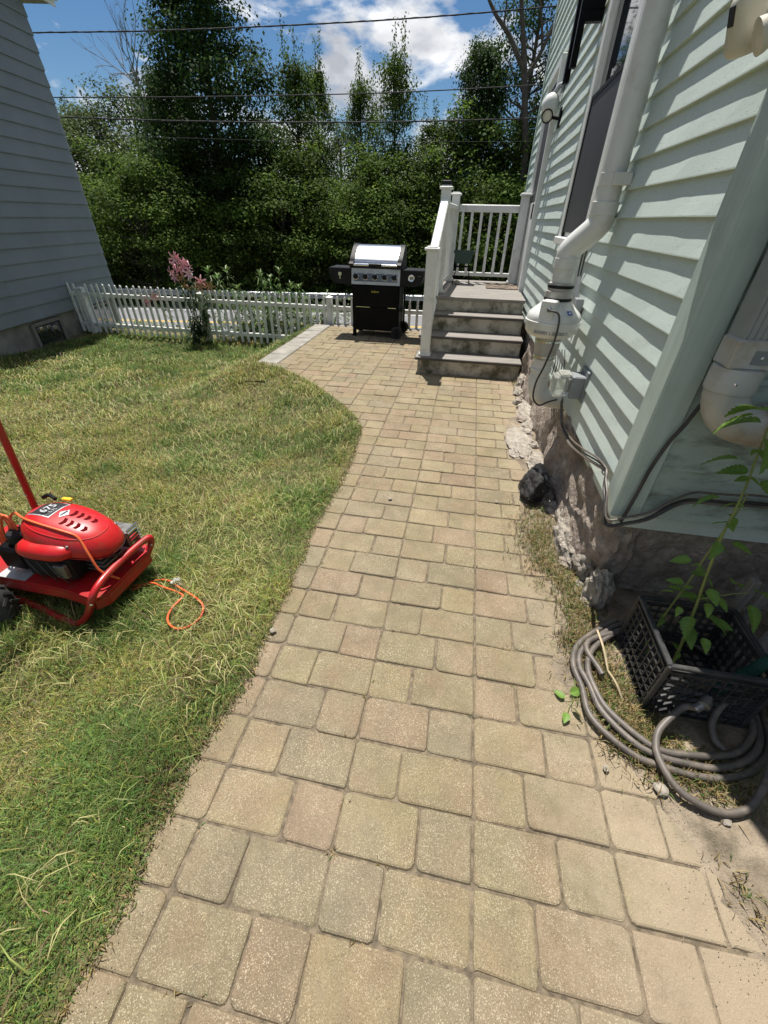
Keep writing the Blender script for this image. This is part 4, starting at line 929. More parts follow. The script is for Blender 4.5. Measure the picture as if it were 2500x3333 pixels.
# weatherproof outlet with clear cover
po = GX(*c4(497, 652), 0.435); pc_ = GX(*c4(412, 680), 0.375)
ob = thing('outdoor_outlet', (XW, po[1], po[2]-.06), 'grey outdoor outlet box with a clear bubble cover below the fan', 'outlet')
b = MB(); b.box((0.405, po[1]-0.055, po[2]-0.06), (0.475, po[1]+0.055, po[2]+0.06), 0.006); bx_ = b.build('box', 'greybox', ob)
b = MB(); b.box((0.470, po[1]-0.075, po[2]-0.075), (0.488, po[1]+0.075, po[2]+0.09), 0.003); b.build('mounting_block', 'greybox', bx_)
b = MB(); b.box((0.315, po[1]-0.052, po[2]-0.062), (0.404, po[1]+0.052, po[2]+0.058), 0.014); b.box((0.34, po[1]-0.045, po[2]+0.0585), (0.40, po[1]+0.045, po[2]+0.068), 0.004); b.build('clear_cover', 'clear', ob)
b = MB(); b.box((0.385, po[1]-0.022, po[2]-0.035), (0.403, po[1]+0.022, po[2]+0.035), 0.004); b.build('receptacle', 'greybox', ob)

# cable bundle along the bottom of the siding and round the corner
cbnd = thing('cable_bundle', (XW, 1.6, 0.48), 'bundle of grey and black cables sagging round the corner of the green house', 'cables')
base = [GX(*c4(425, 740), 0.44), GX(*c4(425, 830), 0.45), GX(*c4(435, 900), 0.452), GX(*c4(480, 990), 0.452), GX(*c4(560, 1060), 0.452), GX(*c4(640, 1110), 0.452), GX(*c4(690, 1165), 0.452), GX(*c4(692, 1250), 0.450), GX(*c4(700, 1340), 0.450),
        np.array((0.455, 1.262, 0.462)), GY(*c4(830, 1462), 1.262), GY(*c4(960, 1430), 1.265), GY(*c4(1100, 1355), 1.270), GY(*c4(1210, 1322), 1.272), GY(*c4(1350, 1330), 1.272), GY(*c4(1500, 1345), 1.272), GY(*c4(1659, 1355), 1.272)]
base.append(base[-1]+np.array((0.6, 0, -0.01)))
rg = np.random.default_rng(2)
for i in range(6):
    off = np.cumsum(rg.normal(0, 0.006, (len(base), 3)), 0)*0.4+rg.normal(0, 0.005, 3); off[:, 0] = -np.abs(off[:, 0])*0.7-0.001; off[9:, 1] = -np.abs(off[9:, 1])*0.7
    off[6] *= 0.4; r_ = (0.0045, 0.0055, 0.004, 0.0045, 0.0055, 0.004)[i]
    b = MB(); b.tube(smoothpath([p+o_ for p, o_ in zip(base, off)], 6), r_, 7); b.build('cable', 'cable' if i % 2 else 'hose', cbnd, smooth=True)
p = base[6]; b = MB(); b.tube(smoothpath([p+np.array((-.012, .010, .012)), p+np.array((-.016, 0, -.004)), p+np.array((-.010, -.012, -.012)), p+np.array((.004, -.006, .0)), p+np.array((-.012, .010, .012))], 4), 0.003, 6); b.build('cable_tie', 'cable', cbnd)
sb_ = [np.array((0.50, 1.262, 0.470)), GY(*c4(800, 1430), 1.262), GY(*c4(880, 1290), 1.266), GY(*c4(950, 1160), 1.268), GY(*c4(1060, 1000), 1.268), GY(*c4(1160, 890), 1.262), GY(*c4(1290, 735), 1.258)]
sb_ += [sb_[-1]+np.array((0.06, 0, 0.10)), sb_[-1]+np.array((0.09, 0, 0.9))]
b = MB(); b.tube(smoothpath(sb_, 6), 0.0065, 8); tag(b.build('cable', 'cable', smooth=True), 'single black cable rising up the shaded end wall behind the downspout', 'cable')
for i, (pts, lab) in enumerate((([(508, 1705), (545, 1535), (640, 1180), (720, 830), (800, 470), (905, 0)], 'black cable running up the green wall just behind the vent pipe, left of two'), ([(520, 1712), (560, 1535), (660, 1180), (745, 830), (826, 470), (932, 0)], 'black cable running up the green wall just behind the vent pipe, right of two'))):
    P = [GX(*c3(*p), 0.462-.002*i) for p in pts]; P.append(P[-1]+(P[-1]-P[-2])*3); P[-1][0] = .462
    for q_ in P[1:]: q_[0] = 0.462
    b = MB(); b.tube(smoothpath(P, 5), 0.0045, 7); tag(b.build('cable', 'cable', smooth=True), lab, 'cable', 'cables up the wall')
jw = thing('loose_wiring', tuple(GX(*c4(400, 560), 0.46)), 'tangle of short black wires and a grey splice box beside the fan', 'wiring')
for i in range(5):
    p0 = GX(*c4(360+18*i, 590-4*i), 0.42); p1 = GX(*c4(385+13*i, 500+6*i), 0.43); p2_ = GX(*c4(372+17*i, 440), 0.45); b = MB(); b.tube(smoothpath([p0, p1, p2_], 6), 0.0035, 6); b.build('wire', 'cable', jw)
p = GX(*c3(515, 1850), 0.455); b = MB(); b.box((0.43, p[1]-.03, p[2]-.06), (0.475, p[1]+.03, p[2]+.055), .004); b.build('splice_box', 'greybox', jw)
p = GX(*c3(512, 1745), 0.455); b = MB(); b.bar(p+np.array((0, .04, .07)), p+np.array((0, -.03, -.06)), .02, .02); b.build('conduit', 'greybox', jw)

# ------------------------------------------------------------------ downspout on the end wall
dy_ = 1.205; dsx = 0.603
dsp = thing('downspout', (dsx, dy_, 0.85), 'ribbed metal downspout running into a white pipe elbow on the shaded end wall', 'downspout')
w_, d_ = 0.050, 0.040; prof = []
nr = 6
for i in range(nr):
    x0 = -w_+2*w_*i/nr; st_ = 2*w_/nr
    prof += [(x0+0.10*st_, -d_), (x0+0.25*st_, -d_+0.005), (x0+0.75*st_, -d_+0.005), (x0+0.90*st_, -d_)]
prof += [(w_, -d_+.006), (w_, d_), (-w_, d_), (-w_, -d_+.006)]
b = MB(); b.prism([(dsx+x, dy_+y, 1.16) for x, y in prof], (0, 0, 5.3)); b.build('ribbed_pipe', 'greymetal', dsp)
b = MB(); b.box((dsx-.057, dy_-.048, 1.098), (dsx+.057, dy_+.045, 1.178), .006); ad = b.build('adapter', 'pvcold', dsp)
b = MB(); b.box((dsx-.005, dy_-.0500, 1.115), (dsx+.045, dy_-.0481, 1.152)); b.build('rivet_plate', 'greybox', ad)
b = MB(); b.lathe((dsx+.018, dy_-.050, 1.134), (0, -1, 0), [(.0045, 0), (.0045, .0015), (.002, .003)], 8); b.build('rivet', 'chrome', ad)
b = MB(); b.lathe((dsx, dy_, 0), (0, 0, 1), [(.060, 1.028), (.0655, 1.030), (.0665, 1.088), (.064, 1.098), (.05, 1.099)], 32); co = b.build('collar', 'pvcold', dsp, smooth=True)
b = MB(); b.lathe((dsx-.02, dy_-.062, 1.062), (-.3, -1, 0), [(.005, 0), (.005, .002), (.002, .0035)], 8); b.build('screw', 'chrome', co)
R0 = 0.105
arc = [(dsx+R0-R0*math.cos(a), dy_-0.01*math.sin(a), 1.03-R0*math.sin(a)*0.98) for a in np.linspace(0, math.pi/2, 12)]
b = MB(); b.tube([(dsx, dy_, 1.035)]+arc+[(dsx+R0+.06, dy_-.012, arc[-1][2])], 0.060, 24); b.build('elbow', 'pvcold', dsp, smooth=True)
b = MB(); b.tube([(dsx+R0+.01, dy_-.012, arc[-1][2]), (dsx+R0+.08, dy_-.012, arc[-1][2])], 0.0645, 24); b.build('elbow_socket', 'pvcold', dsp, smooth=True)
b = MB(); b.tube([(dsx+R0+.05, dy_-.012, arc[-1][2]), (dsx+2.2, dy_-.012, arc[-1][2]-.02)], 0.057, 24); b.build('drain_pipe', 'pvcold', dsp, smooth=True)

# ------------------------------------------------------------------ lights and brackets on the long wall
p = GX(2440, 88, 0.40)
sl = thing('security_light', (XW, p[1], p[2]), 'aged cream motion security light at the top of the green wall', 'light')
b = MB(); b.lathe((0.487, p[1]-.06, p[2]+.02), (-1, 0, 0), [(.065, 0), (.065, .015), (.055, .024), (.02, .026)], 24); b.build('base_plate', 'cream', sl, smooth=True)
bm = bmesh.new(); bmesh.ops.create_cube(bm, size=1.0)
for v in bm.verts: v.co = Vector((v.co.x*0.075, v.co.y*0.07, v.co.z*0.12))
bmesh.ops.bevel(bm, geom=list(bm.edges), offset=0.030, segments=6, affect='EDGES', profile=0.6)
Rr = np.array(Matrix.Rotation(math.radians(-18), 3, 'Y') @ Matrix.Rotation(math.radians(8), 3, 'X'))
b = MB(); b.add([Rr @ np.array(v.co)+np.array((p[0]-.005, p[1]+.01, p[2]+.01)) for v in bm.verts], [tuple(v.index for v in f.verts) for f in bm.faces]); bm.free(); sh = b.build('sensor_housing', 'cream', sl, smooth=True)
b = MB(); b.obox(np.array((p[0]-.005, p[1]+.01, p[2]+.01))+Rr @ np.array((-.0376, -.002, .022)), (.0012, .015, .018), Rr, .001); b.build('sensor_window', 'dark', sh)
b = MB(); b.tube([(0.465, p[1]-.06, p[2]+.02), (0.43, p[1]-.03, p[2]+.015), (p[0]+.02, p[1], p[2]+.01)], .012, 10); b.build('arm', 'cream', sl, smooth=True)
b = MB(); b.lathe((0.462, p[1]-.085, p[2]-.005), (-.75, .1, -.35), [(.012, 0), (.020, .01), (.022, .03), (.034, .06), (.036, .072), (.03, .074)], 18); b.build('lamp_head', 'cream', sl, smooth=True)

def c2b(u_, v_): return (1650+u_/3.16, v_/3.16)
# dome lamp and spot lamp beside the door
p = GX(*c2b(475, 1015), 0.40)
gl = thing('dome_light', (XW, p[1], p[2]), 'white dome shaped flood light beside the door', 'light')
b = MB(); b.lathe((p[0]-.02, p[1], p[2]-.10), (0.15, 0, 1), [(.075, 0), (.088, .03), (.085, .08), (.06, .125), (.025, .145)], 20); b.build('dome', 'pvc', gl, smooth=True)
b = MB(); b.tube([(p[0], p[1], p[2]+.03), (p[0]+.04, p[1]-.02, p[2]+.09), (0.475, p[1]-.03, p[2]+.10)], .022, 10); b.build('arm', 'greymetal', gl, smooth=True)
b = MB(); b.box((.462, p[1]-.08, p[2]+.04), (.479, p[1]+.02, p[2]+.16), .004); b.build('mounting_plate', 'greybox', gl)
p = GX(*c2b(415, 1195), 0.35)
spl = thing('spot_light', (XW, p[1], p[2]), 'small black round spot light under the dome light', 'light')
b = MB(); b.lathe(p, (-.15, -1, -.12), [(.035, -.09), (.05, -.05), (.055, .0), (.055, .03), (.047, .032), (.046, .02)], 20); sp_ = b.build('lamp_head', 'black', spl, smooth=True)
b = MB(); b.lathe(p, (-.15, -1, -.12), [(.045, .021), (.03, .026), (.01, .027)], 16); b.build('lens', 'cream', sp_, smooth=True)
b = MB(); b.tube([p+np.array((.03, .04, 0)), p+np.array((.08, .02, -.01)), np.array((.475, p[1], p[2]-.02))], .014, 8); b.build('arm', 'black', spl)
b = MB(); b.box((.464, p[1]-.05, p[2]-.09), (.479, p[1]+.05, p[2]+.06), .004); b.build('mounting_plate', 'black', spl)
# black mast held off the wall
ma = GX(*c2b(600, 865), 0.335); mb_ = GX(*c2b(672, 705), 0.345)
mst = thing('wall_mast', (XW, ma[1], ma[2]), 'pair of black metal bars held off the green wall on short brackets', 'bracket')
b = MB(); b.box((ma[0]-.022, ma[1]-.03, ma[2]), (ma[0]+.022, ma[1]+.03, ma[2]+3.4), .004); b.build('bar', 'black', mst)
b = MB(); b.box((mb_[0]-.022, mb_[1]-.03, mb_[2]), (mb_[0]+.022, mb_[1]+.03, mb_[2]+3.3), .004); b.build('bar', 'black', mst)
a1 = GX(*c2b(880, 65), 0.40); a2 = GX(*c2b(800, 280), 0.40)
for q_ in (a1, a2):
    b = MB(); b.box((mb_[0], mb_[1]-.028, q_[2]-.03), (.479, mb_[1]+.028, q_[2]+.03), .003); b.build('bracket', 'black', mst)
b = MB(); b.box((ma[0]+.022, ma[1]-.02, ma[2]+.35), (mb_[0]+.02, ma[1]+.0, ma[2]+.40)); b.box((ma[0]-.02, mb_[1]+.03, ma[2]+.9), (ma[0]+.02, ma[1]-.03, ma[2]+.95)); b.build('cross_tie', 'black', mst)

# ------------------------------------------------------------------ gas grill
gx0, gx1, gy0, gy1 = -1.815, -1.140, 6.10, 6.53
gq = thing('gas_grill', (-1.478, 6.3, 0.0), 'black gas grill with a stainless lid on the patio', 'grill')
b = MB(); b.box((gx0, gy0+.012, 0.085), (gx1, gy1, 0.675), .006); cab = b.build('cabinet', 'black', gq)
for z0, z1 in ((0.092, 0.392), (0.402, 0.665)):
    b = MB(); b.box((gx0+.012, gy0-.004, z0), (gx1-.012, gy0+.011, z1), .004); b.build('cabinet_door', 'black', cab)
for u0, u1 in ((330, 425), (545, 600)):
    a = GY(1000+u0/2.074, 700+618/2.074, gy0); c_ = GY(1000+u1/2.074, 700+622/2.074, gy0); b = MB(); b.box((a[0], gy0-.012, .393), (c_[0], gy0-.003, .401)); b.build('door_trim', 'chrome', cab)
MT['limeprint'] = mat('yellow_print', (0.55, 0.50, 0.06), None, 5, 0.5)
lb = MB(); a = GY(1000+435/2.074, 700+516/2.074, gy0)
for i, h_ in enumerate((.9, .6, 1.0, .6, .6, .7)):
    lb.box((a[0]+i*.018, gy0-.0052, a[2]-.012), (a[0]+i*.018+.006, gy0-.0042, a[2]-.012+.026*h_)); lb.box((a[0]+i*.018+.0061, gy0-.0052, a[2]-.012+(.010 if i % 2 else 0)), (a[0]+i*.018+.014, gy0-.0042, a[2]-.012+(.010 if i % 2 else 0)+.006))
lb.build('lettering', 'limeprint', cab)
b = MB(); b.prism([(gx0, gy0-.010, 0.678), (gx0, gy0+.05, 0.678), (gx0, gy0+.05, 0.868), (gx0, gy0+.014, 0.868)], (gx1-gx0, 0, 0)); cpn = b.build('control_panel', 'steelpanel', gq)
MT['panelblue'] = mat('blue_grey_panel', (0.17, 0.19, 0.22), (0.12, 0.13, 0.15), 8, 0.35, 0.6)
def cpy(z_): return gy0-.010+.024*(z_-.678)/.19
b = MB(); b.prism([(gx0+.035, cpy(.715)-.003, .715), (gx0+.035, cpy(.715)+.003, .715), (gx0+.035, cpy(.812)+.003, .812), (gx0+.035, cpy(.812)-.003, .812)], (gx1-gx0-.07, 0, 0)); b.build('panel_inset', 'panelblue', cpn)
for i in range(5):
    xk = gx0+0.062+0.1335*i; zk = 0.772; yk = cpy(zk)-.004; ax = (0, -1, .12)
    b = MB(); b.lathe((xk, yk, zk), ax, [(.040, 0), (.040, .006), (.036, .009), (.031, .007)], 24); kb = b.build('knob', 'chrome', cpn, smooth=True)
    b = MB(); b.lathe((xk, yk, zk), ax, [(.030, .006), (.028, .030), (.026, .034), (.005, .036)], 20); b.box((xk-.006, yk-.046, zk-.024), (xk+.006, yk-.032, zk+.030), .003); b.build('knob_grip', 'blackmatte', kb, smooth=True)
LP = [(6.105, .895), (6.105, .930), (6.115, .955), (6.135, .978), (6.175, 1.008), (6.235, 1.049), (6.295, 1.089), (6.34, 1.112), (6.39, 1.128), (6.44, 1.130), (6.50, 1.11), (6.54, 1.06), (6.55, .895)]
b = MB(); n_ = len(LP)
for s_, (xa, xb) in enumerate(((gx0+.040, gx1-.040),)):
    b.prism([(xa, y_, z_) for y_, z_ in LP], (xb-xa, 0, 0))
lid = b.build('lid', 'steel', gq, smooth=True)
for xa, xb in ((gx0-.020, gx0+.042), (gx1-.042, gx1+.020)):
    b = MB(); b.prism([(xa, 6.325+(y_-6.325)*1.03, .895+(z_-.895)*1.035) for y_, z_ in LP], (xb-xa, 0, 0)); b.build('lid_end', 'blackmatte', lid, smooth=True)
b = MB(); b.box((gx0-.02, 6.10, .870), (gx1+.02, 6.55, .8945)); b.build('firebox_rim', 'blackmatte', gq)
b = MB(); b.tube([(gx0+.05, 6.045, .915), (gx1-.05, 6.045, .915)], .015, 14); hd = b.build('lid_handle', 'chrome', lid, smooth=True)
b = MB(); b.tube([(-1.56, 6.045, .915), (-1.385, 6.045, .915)], .019, 14); b.build('handle_grip', 'blackmatte', hd, smooth=True)
for xa, sg in ((gx0+.005, 1), (gx1-.005, -1)):
    b = MB(); b.prism([(xa-.02*sg, 6.115, .955), (xa-.02*sg, 6.115, .885), (xa-.02*sg, 6.04, .890), (xa-.02*sg, 6.03, .925), (xa-.02*sg, 6.06, .945)], (.055*sg, 0, 0)); b.build('handle_bracket', 'blackmatte', lid)
b = MB(); b.obox((-1.478, 6.204, 1.031), (.055, .010, .003), np.array(Matrix.Rotation(math.radians(34), 3, 'X')), .001); b.build('badge', 'greybox', lid)
def shelf(x_in, x_out, nm):
    s_ = 1 if x_out > x_in else -1; w_ = abs(x_out-x_in)
    pr = [(0, .675), (.72*w_, .675), (.86*w_, .70), (.95*w_, .77), (w_, .845), (w_, .862), (0, .862)]
    b = MB(); b.prism([(x_in+s_*x_, gy0+.0, z_) for x_, z_ in pr], (0, .36, 0)); o = b.build(nm, 'blackmatte', gq)
    b = MB(); b.box((x_in, gy0+.02, .8625), (x_out-s_*.01, gy0+.35, .868), .003); b.build('shelf_top', 'blackmatte', o); return o
so_ = shelf(gx0-.003, -2.135, 'side_shelf'); s2_ = shelf(gx1+.003, -0.808, 'side_shelf')
b = MB(); b.lathe((-.985, gy0-.001, .775), (0, -1, 0), [(.044, 0), (.044, .008), (.038, .012), (.030, .010)], 24); kk = b.build('burner_knob', 'chrome', s2_, smooth=True)
b = MB(); b.lathe((-.985, gy0-.001, .775), (0, -1, 0), [(.022, .008), (.021, .028), (.004, .031)], 18); b.build('knob_grip', 'greybox', kk, smooth=True)
b = MB(); b.box((-.90, gy0-.003, .80), (-.86, gy0-.0005, .803)); b.build('printed_line', 'print', s2_)
b = MB(); b.box((-2.0, gy0-.012, .775), (-1.955, gy0-.0005, .815), .003); b.box((-1.985, gy0-.012, .735), (-1.970, gy0-.002, .7745), .003); b.build('bottle_opener', 'chrome', so_)
for x_, y_ in ((gx0+.022, gy0+.03), (gx0+.022, gy1-.03)):
    b = MB(); b.box((x_-.024, y_-.024, .0), (x_+.024, y_+.024, .09), .006); b.box((x_-.032, y_-.03, 0), (x_+.032, y_+.03, .028), .006); b.build('foot', 'black', gq)
for x_, y_ in ((gx1-.02, gy0-.025), (gx1+.015, gy1-.01)):
    b = MB(); b.lathe((x_, y_, .082), (0, -1, 0), [(.05, -.025), (.078, -.023), (.082, -.012), (.082, .012), (.078, .022), (.058, .024), (.056, .018)], 28); wh = b.build('wheel', 'rubber', gq, smooth=True)
    b = MB(); b.lathe((x_, y_, .082), (0, -1, 0), [(.056, .012), (.050, .021), (.022, .019), (.018, .028), (.004, .029)], 20); b.build('hub', 'blackmatte', wh, smooth=True)
b = MB(); b.tube([(gx1-.02, gy0, .082), (gx1+.015, gy1, .082)], .008, 8); b.build('axle', 'steel', gq)
b = MB(); b.box((gx1+.012, gy1-.06, .10), (gx1+.035, gy1-.035, .68), .003); b.box((gx1+.012, gy0+.10, .34), (gx1+.03, gy1-.06, .37)); b.build('leg_frame', 'black', gq)

# ------------------------------------------------------------------ red wheeled string mower on the lawn
LZ = float(lawn_z(np.array(-1.8), np.array(0.95)))
mw_ = thing('string_mower', (-1.85, 0.98, LZ), 'red walk-behind string mower with an engine on the lawn', 'mower')
def hz(h_): return LZ+h_
def Q(u_, v_, h_): return GZ(u_/1.8135, 1370+v_/1.8135, hz(h_))
# deck plate with folded skirt
fr = [Q(600, 1025, .2), Q(860, 745, .2)]
yL, yR = 0.80, 1.155; xF = -1.60; xB = -2.45
pl_ = [(xF, yL+.02), (xF, yR-.05), (xF-.05, yR), (-2.0, yR+.01), (xB, yR), (xB, yL+.02), (-1.85, yL+.01), (-1.75, yL), (xF-.03, yL-.02)]
b = MB(); b.prism([(x_, y_, hz(.178)) for x_, y_ in pl_], (0, 0, .018)); dk = b.build('deck', 'red', mw_)
b = MB()
for (p_, q_) in zip(pl_, pl_[1:]+pl_[:1]):
    b.bar((p_[0], p_[1], hz(.160)), (q_[0], q_[1], hz(.160)), .006, .05, (0, 0, 1))
b.build('deck_skirt', 'red', dk)
tb = [Q(-60, 1000, .04), Q(170, 1075, .03), Q(400, 1178, .025), Q(470, 1190, .03), Q(520, 1140, .09), Q(540, 1070, .20), Q(560, 1005, .245), Q(620, 920, .262), Q(740, 800, .262), Q(850, 706, .262), Q(885, 690, .255), Q(892, 720, .22), Q(870, 790, .17)]
b = MB(); b.tube(smoothpath(tb, 7), 0.0155, 14); b.build('bumper_tube', 'red', mw_, smooth=True)
for i_ in (5, 11):
    b = MB(); b.lathe(tb[i_]+np.array((.010, -.012, 0)), (.6, -.8, .1), [(.006, 0), (.006, .004), (.003, .006)], 8); b.build('bolt', 'chrome', dk)
# engine block, cylinder fins, muffler
EX, EY = -1.835, 0.985
b = MB(); b.lathe((EX, EY, 0), (0, 0, 1), [(.085, hz(.197)), (.10, hz(.21)), (.10, hz(.25)), (.118, hz(.29)), (.125, hz(.34)), (.12, hz(.39))], 24); en = b.build('engine_block', 'black', mw_, smooth=True)
b = MB(); b.box((EX-.158, EY-.14, hz(.21)), (EX+.08, EY-.02, hz(.345)), .012); b.build('air_box', 'blackmatte', en)
for i in range(5):
    b = MB(); b.box((EX+.08, EY-.07, hz(.225)+i*.024), (EX+.175, EY+.05, hz(.225)+i*.024+.010), .002); b.build('cooling_fin', 'alu', en)
b = MB(); b.box((EX+.08, EY-.05, hz(.20)), (EX+.155, EY+.035, hz(.345)), .004); b.build('cylinder', 'alu', en)
b = MB(); b.box((EX+.06, EY+.085, hz(.235)), (EX+.19, EY+.16, hz(.335)), .008); mf = b.build('muffler', 'alu', en)
for i in range(6):
    b = MB(); b.box((EX+.1905, EY+.09, hz(.245)+i*.018), (EX+.197, EY+.16, hz(.245)+i*.018+.008)); b.build('guard_slat', 'chrome', mf)
b = MB(); b.tube(smoothpath([(EX+.16, EY-.03, hz(.27)), (EX+.19, EY-.02, hz(.285)), (EX+.18, EY+.03, hz(.25))], 6), .005, 7); b.build('spark_lead', 'cable', en)
# red shroud
SL = [(.97, .350), (1.0, .362), (.985, .386), (.93, .414), (.82, .437), (.66, .454), (.42, .465), (.0, .469)]
def shr(th, s_):
    ax_ = 0.225 if math.cos(th) > 0 else 0.185; by_ = 0.132
    c_, n_ = math.cos(th), math.sin(th); pw = 2.35
    r_ = (abs(c_/ax_)**pw+abs(n_/by_)**pw)**(-1/pw)
    return EX-.005+s_*r_*c_, EY+s_*r_*n_
def shz(s_, x_): return np.interp(s_, [a for a, _ in SL[::-1]], [q_ for _, q_ in SL[::-1]])-0.045*(x_-EX)/.22
b = MB(); nn = 48; V = []
for s_, h_ in SL[:-1]:
    for k in range(nn):
        x_, y_ = shr(2*math.pi*k/nn, s_); V.append((x_, y_, hz(h_-0.045*(x_-EX)/.22)))
V.append((EX-.005, EY, hz(SL[-1][1])))
F = [(r*nn+k, r*nn+(k+1) % nn, (r+1)*nn+(k+1) % nn, (r+1)*nn+k) for r in range(len(SL)-2) for k in range(nn)]+[((len(SL)-2)*nn+k, (len(SL)-2)*nn+(k+1) % nn, len(V)-1) for k in range(nn)]
b.add(V, F); sh_ = b.build('shroud', 'redplastic', mw_, smooth=60)
def onshroud(x_, y_):
    th = math.atan2(y_-EY, x_-(EX-.005)); x1, y1 = shr(th, 1.0); R1 = math.hypot(x1-(EX-.005), y1-EY); s_ = math.hypot(x_-(EX-.005), y_-EY)/R1
    return np.array((x_, y_, hz(shz(min(s_, 1), x_))))
def patch(nm, xy, m, par, lift=.0012, thick=.0012):
    if len(xy) == 4:                                             # drape four-cornered pieces over the curve
        a_, b_, c_, d_ = [np.array(q_) for q_ in xy]; b = MB()
        b.grid(lambda u_, v_: onshroud(*((a_*(1-u_)+b_*u_)*(1-v_)+(d_*(1-u_)+c_*u_)*v_))+np.array((0, 0, lift)), 8, 8); return b.build(nm, m, par, fix=False)
    P = [onshroud(*q_)+np.array((0, 0, lift)) for q_ in xy]; n_ = len(P); b = MB(); b.add(P+[p-np.array((0, 0, thick)) for p in P], [tuple(range(n_))]+[(i, n_+i, n_+(i+1) % n_, (i+1) % n_) for i in range(n_)]); return b.build(nm, m, par)
MT['slot'] = mat('dark_red_slot', (0.12, 0.003, 0.005), (0.07, 0.002, 0.003), 8, 0.8, spec=0.05)
for row, y_a in ((0, EY+.030), (1, EY-.030)):
    for k in range(4):
        x_a = EX+.020+k*.030
        w2 = .021-.0022*k; h2 = .013
        b = patch('vent_slot', [(x_a, y_a-w2), (x_a+h2, y_a-w2*.95), (x_a+h2+.008, y_a), (x_a+h2, y_a+w2*.95), (x_a, y_a+w2), (x_a+.005, y_a)], 'slot', sh_)
ring = [shr(2*math.pi*k/40, .80) for k in range(40)]
b = MB(); b.tube([onshroud(*q_)+np.array((0, 0, .0005)) for q_ in ring+ring[:1]], .0028, 6, cap=False); b.build('shroud_ridge', 'redplastic', sh_, smooth=True)
MT['decal'] = mat('black_decal', (0.02, 0.02, 0.022), (0.04, 0.04, 0.045), 20, 0.35); MT['silver'] = mat('silver_print', (0.62, 0.62, 0.64), None, 9, 0.35, 0.4); MT['decalred'] = mat('decal_red_print', (0.45, 0.05, 0.07), None, 9, 0.4)
dcx, dcy = EX-.085, EY+.02
rim_ = [(dcx-.058, dcy-.055), (dcx+.050, dcy-.055), (dcx+.050, dcy+.062), (dcx-.058, dcy+.062)]
patch('decal_border', rim_, 'silver', sh_, .0014); dc = patch('decal', [(dcx-.053, dcy-.050), (dcx+.045, dcy-.050), (dcx+.045, dcy+.057), (dcx-.053, dcy+.057)], 'decal', sh_, .0022, .001)
def text_part(s, size, origin, xdir, ydir, m, par, nm='lettering', bold=0.0):
    cu = bpy.data.curves.new('txt', 'FONT'); cu.body = s; cu.size = size; cu.extrude = 0.0; cu.offset = bold; cu.resolution_u = 2
    to = bpy.data.objects.new('txt', cu); COL.objects.link(to); dg = bpy.context.evaluated_depsgraph_get(); me = bpy.data.meshes.new_from_object(to.evaluated_get(dg))
    bpy.data.objects.remove(to); xd = np.array(xdir, float); yd = np.array(ydir, float); b = MB()
    b.add([np.array(origin)+xd*v.co.x+yd*v.co.y for v in me.vertices], [tuple(f.vertices) for f in me.polygons]); return b.build(nm, m, par, fix=False)
# the print reads from the operator's side: letters run towards the front left of the decal
t0 = onshroud(dcx+.026, dcy-.044)+np.array((0, 0, .0040)); t1v = onshroud(dcx+.026, dcy+.05)+np.array((0, 0, .004)); xd = (t1v-t0); xd /= np.linalg.norm(xd)
text_part('675', .048, t0+np.array((-.004, 0, .0075)), (0.05, .998, xd[2]), (-.99, .05, .05), 'silver', dc, 'lettering', .001)
text_part('6.75', .022, onshroud(dcx+.040, dcy-.030)+np.array((.0, 0, .0065)), (0, 1, xd[2]), (-.99, 0, .05), 'silver', dc)
patch('decal_stripe', [(dcx-.050, dcy-.046), (dcx-.036, dcy-.046), (dcx-.036, dcy+.05), (dcx-.050, dcy+.05)], 'decalred', dc, .0034, .001)
ex, ey = EX-.002, EY+.012
patch('emblem', [(ex-.020, ey), (ex, ey-.030), (ex+.020, ey), (ex, ey+.030)], 'silver', sh_, .002)
patch('emblem_stripe', [(ex-.004, ey-.020), (ex+.003, ey-.020), (ex+.003, ey+.020), (ex-.004, ey+.020)], 'decal', sh_, .0034, .001)
ye = Q(300, 423, .43); b = MB(); b.obox((EX-.08, EY+.112, hz(.468)), (.024, .010, .006), np.eye(3), .006); b.build('primer_lever', 'yellow', sh_)
for a_ in (0.5, 1.9, 3.6, 5.4):
    q_ = shr(a_, .93); b = MB(); b.lathe(onshroud(*q_), (math.cos(a_)*.5, math.sin(a_)*.5, .8), [(.006, -.002), (.006, .002), (.003, .0035)], 8); b.build('screw', 'alu', sh_)
b = MB(); b.tube([np.array((*shr(2*math.pi*k/40, 1.003), hz(.362-.045*(shr(2*math.pi*k/40, 1.0)[0]-EX)/.22))) for k in range(41)], .0022, 6, cap=False); b.build('shroud_seam', 'blackmatte', sh_)
b = MB(); b.tube(smoothpath([(EX-.13, EY+.10, hz(.47)), (EX-.17, EY+.11, hz(.48)), (EX-.21, EY+.11, hz(.46))], 4), .009, 8); b.build('starter_grip', 'blackmatte', sh_, smooth=True)
for i in range(3):
    b = MB(); b.tube(smoothpath([(EX-.10+.05*i, EY-.16, hz(.33)), (EX-.06+.05*i, EY-.172, hz(.28)), (EX-.07+.06*i, EY-.15, hz(.21))], 5), .0035, 6); b.build('fuel_line', 'cable', en)
b = MB(); b.box((EX+.02, EY-.165, hz(.25)), (EX+.075, EY-.1405, hz(.32)), .004); b.build('carburettor', 'alu', en)
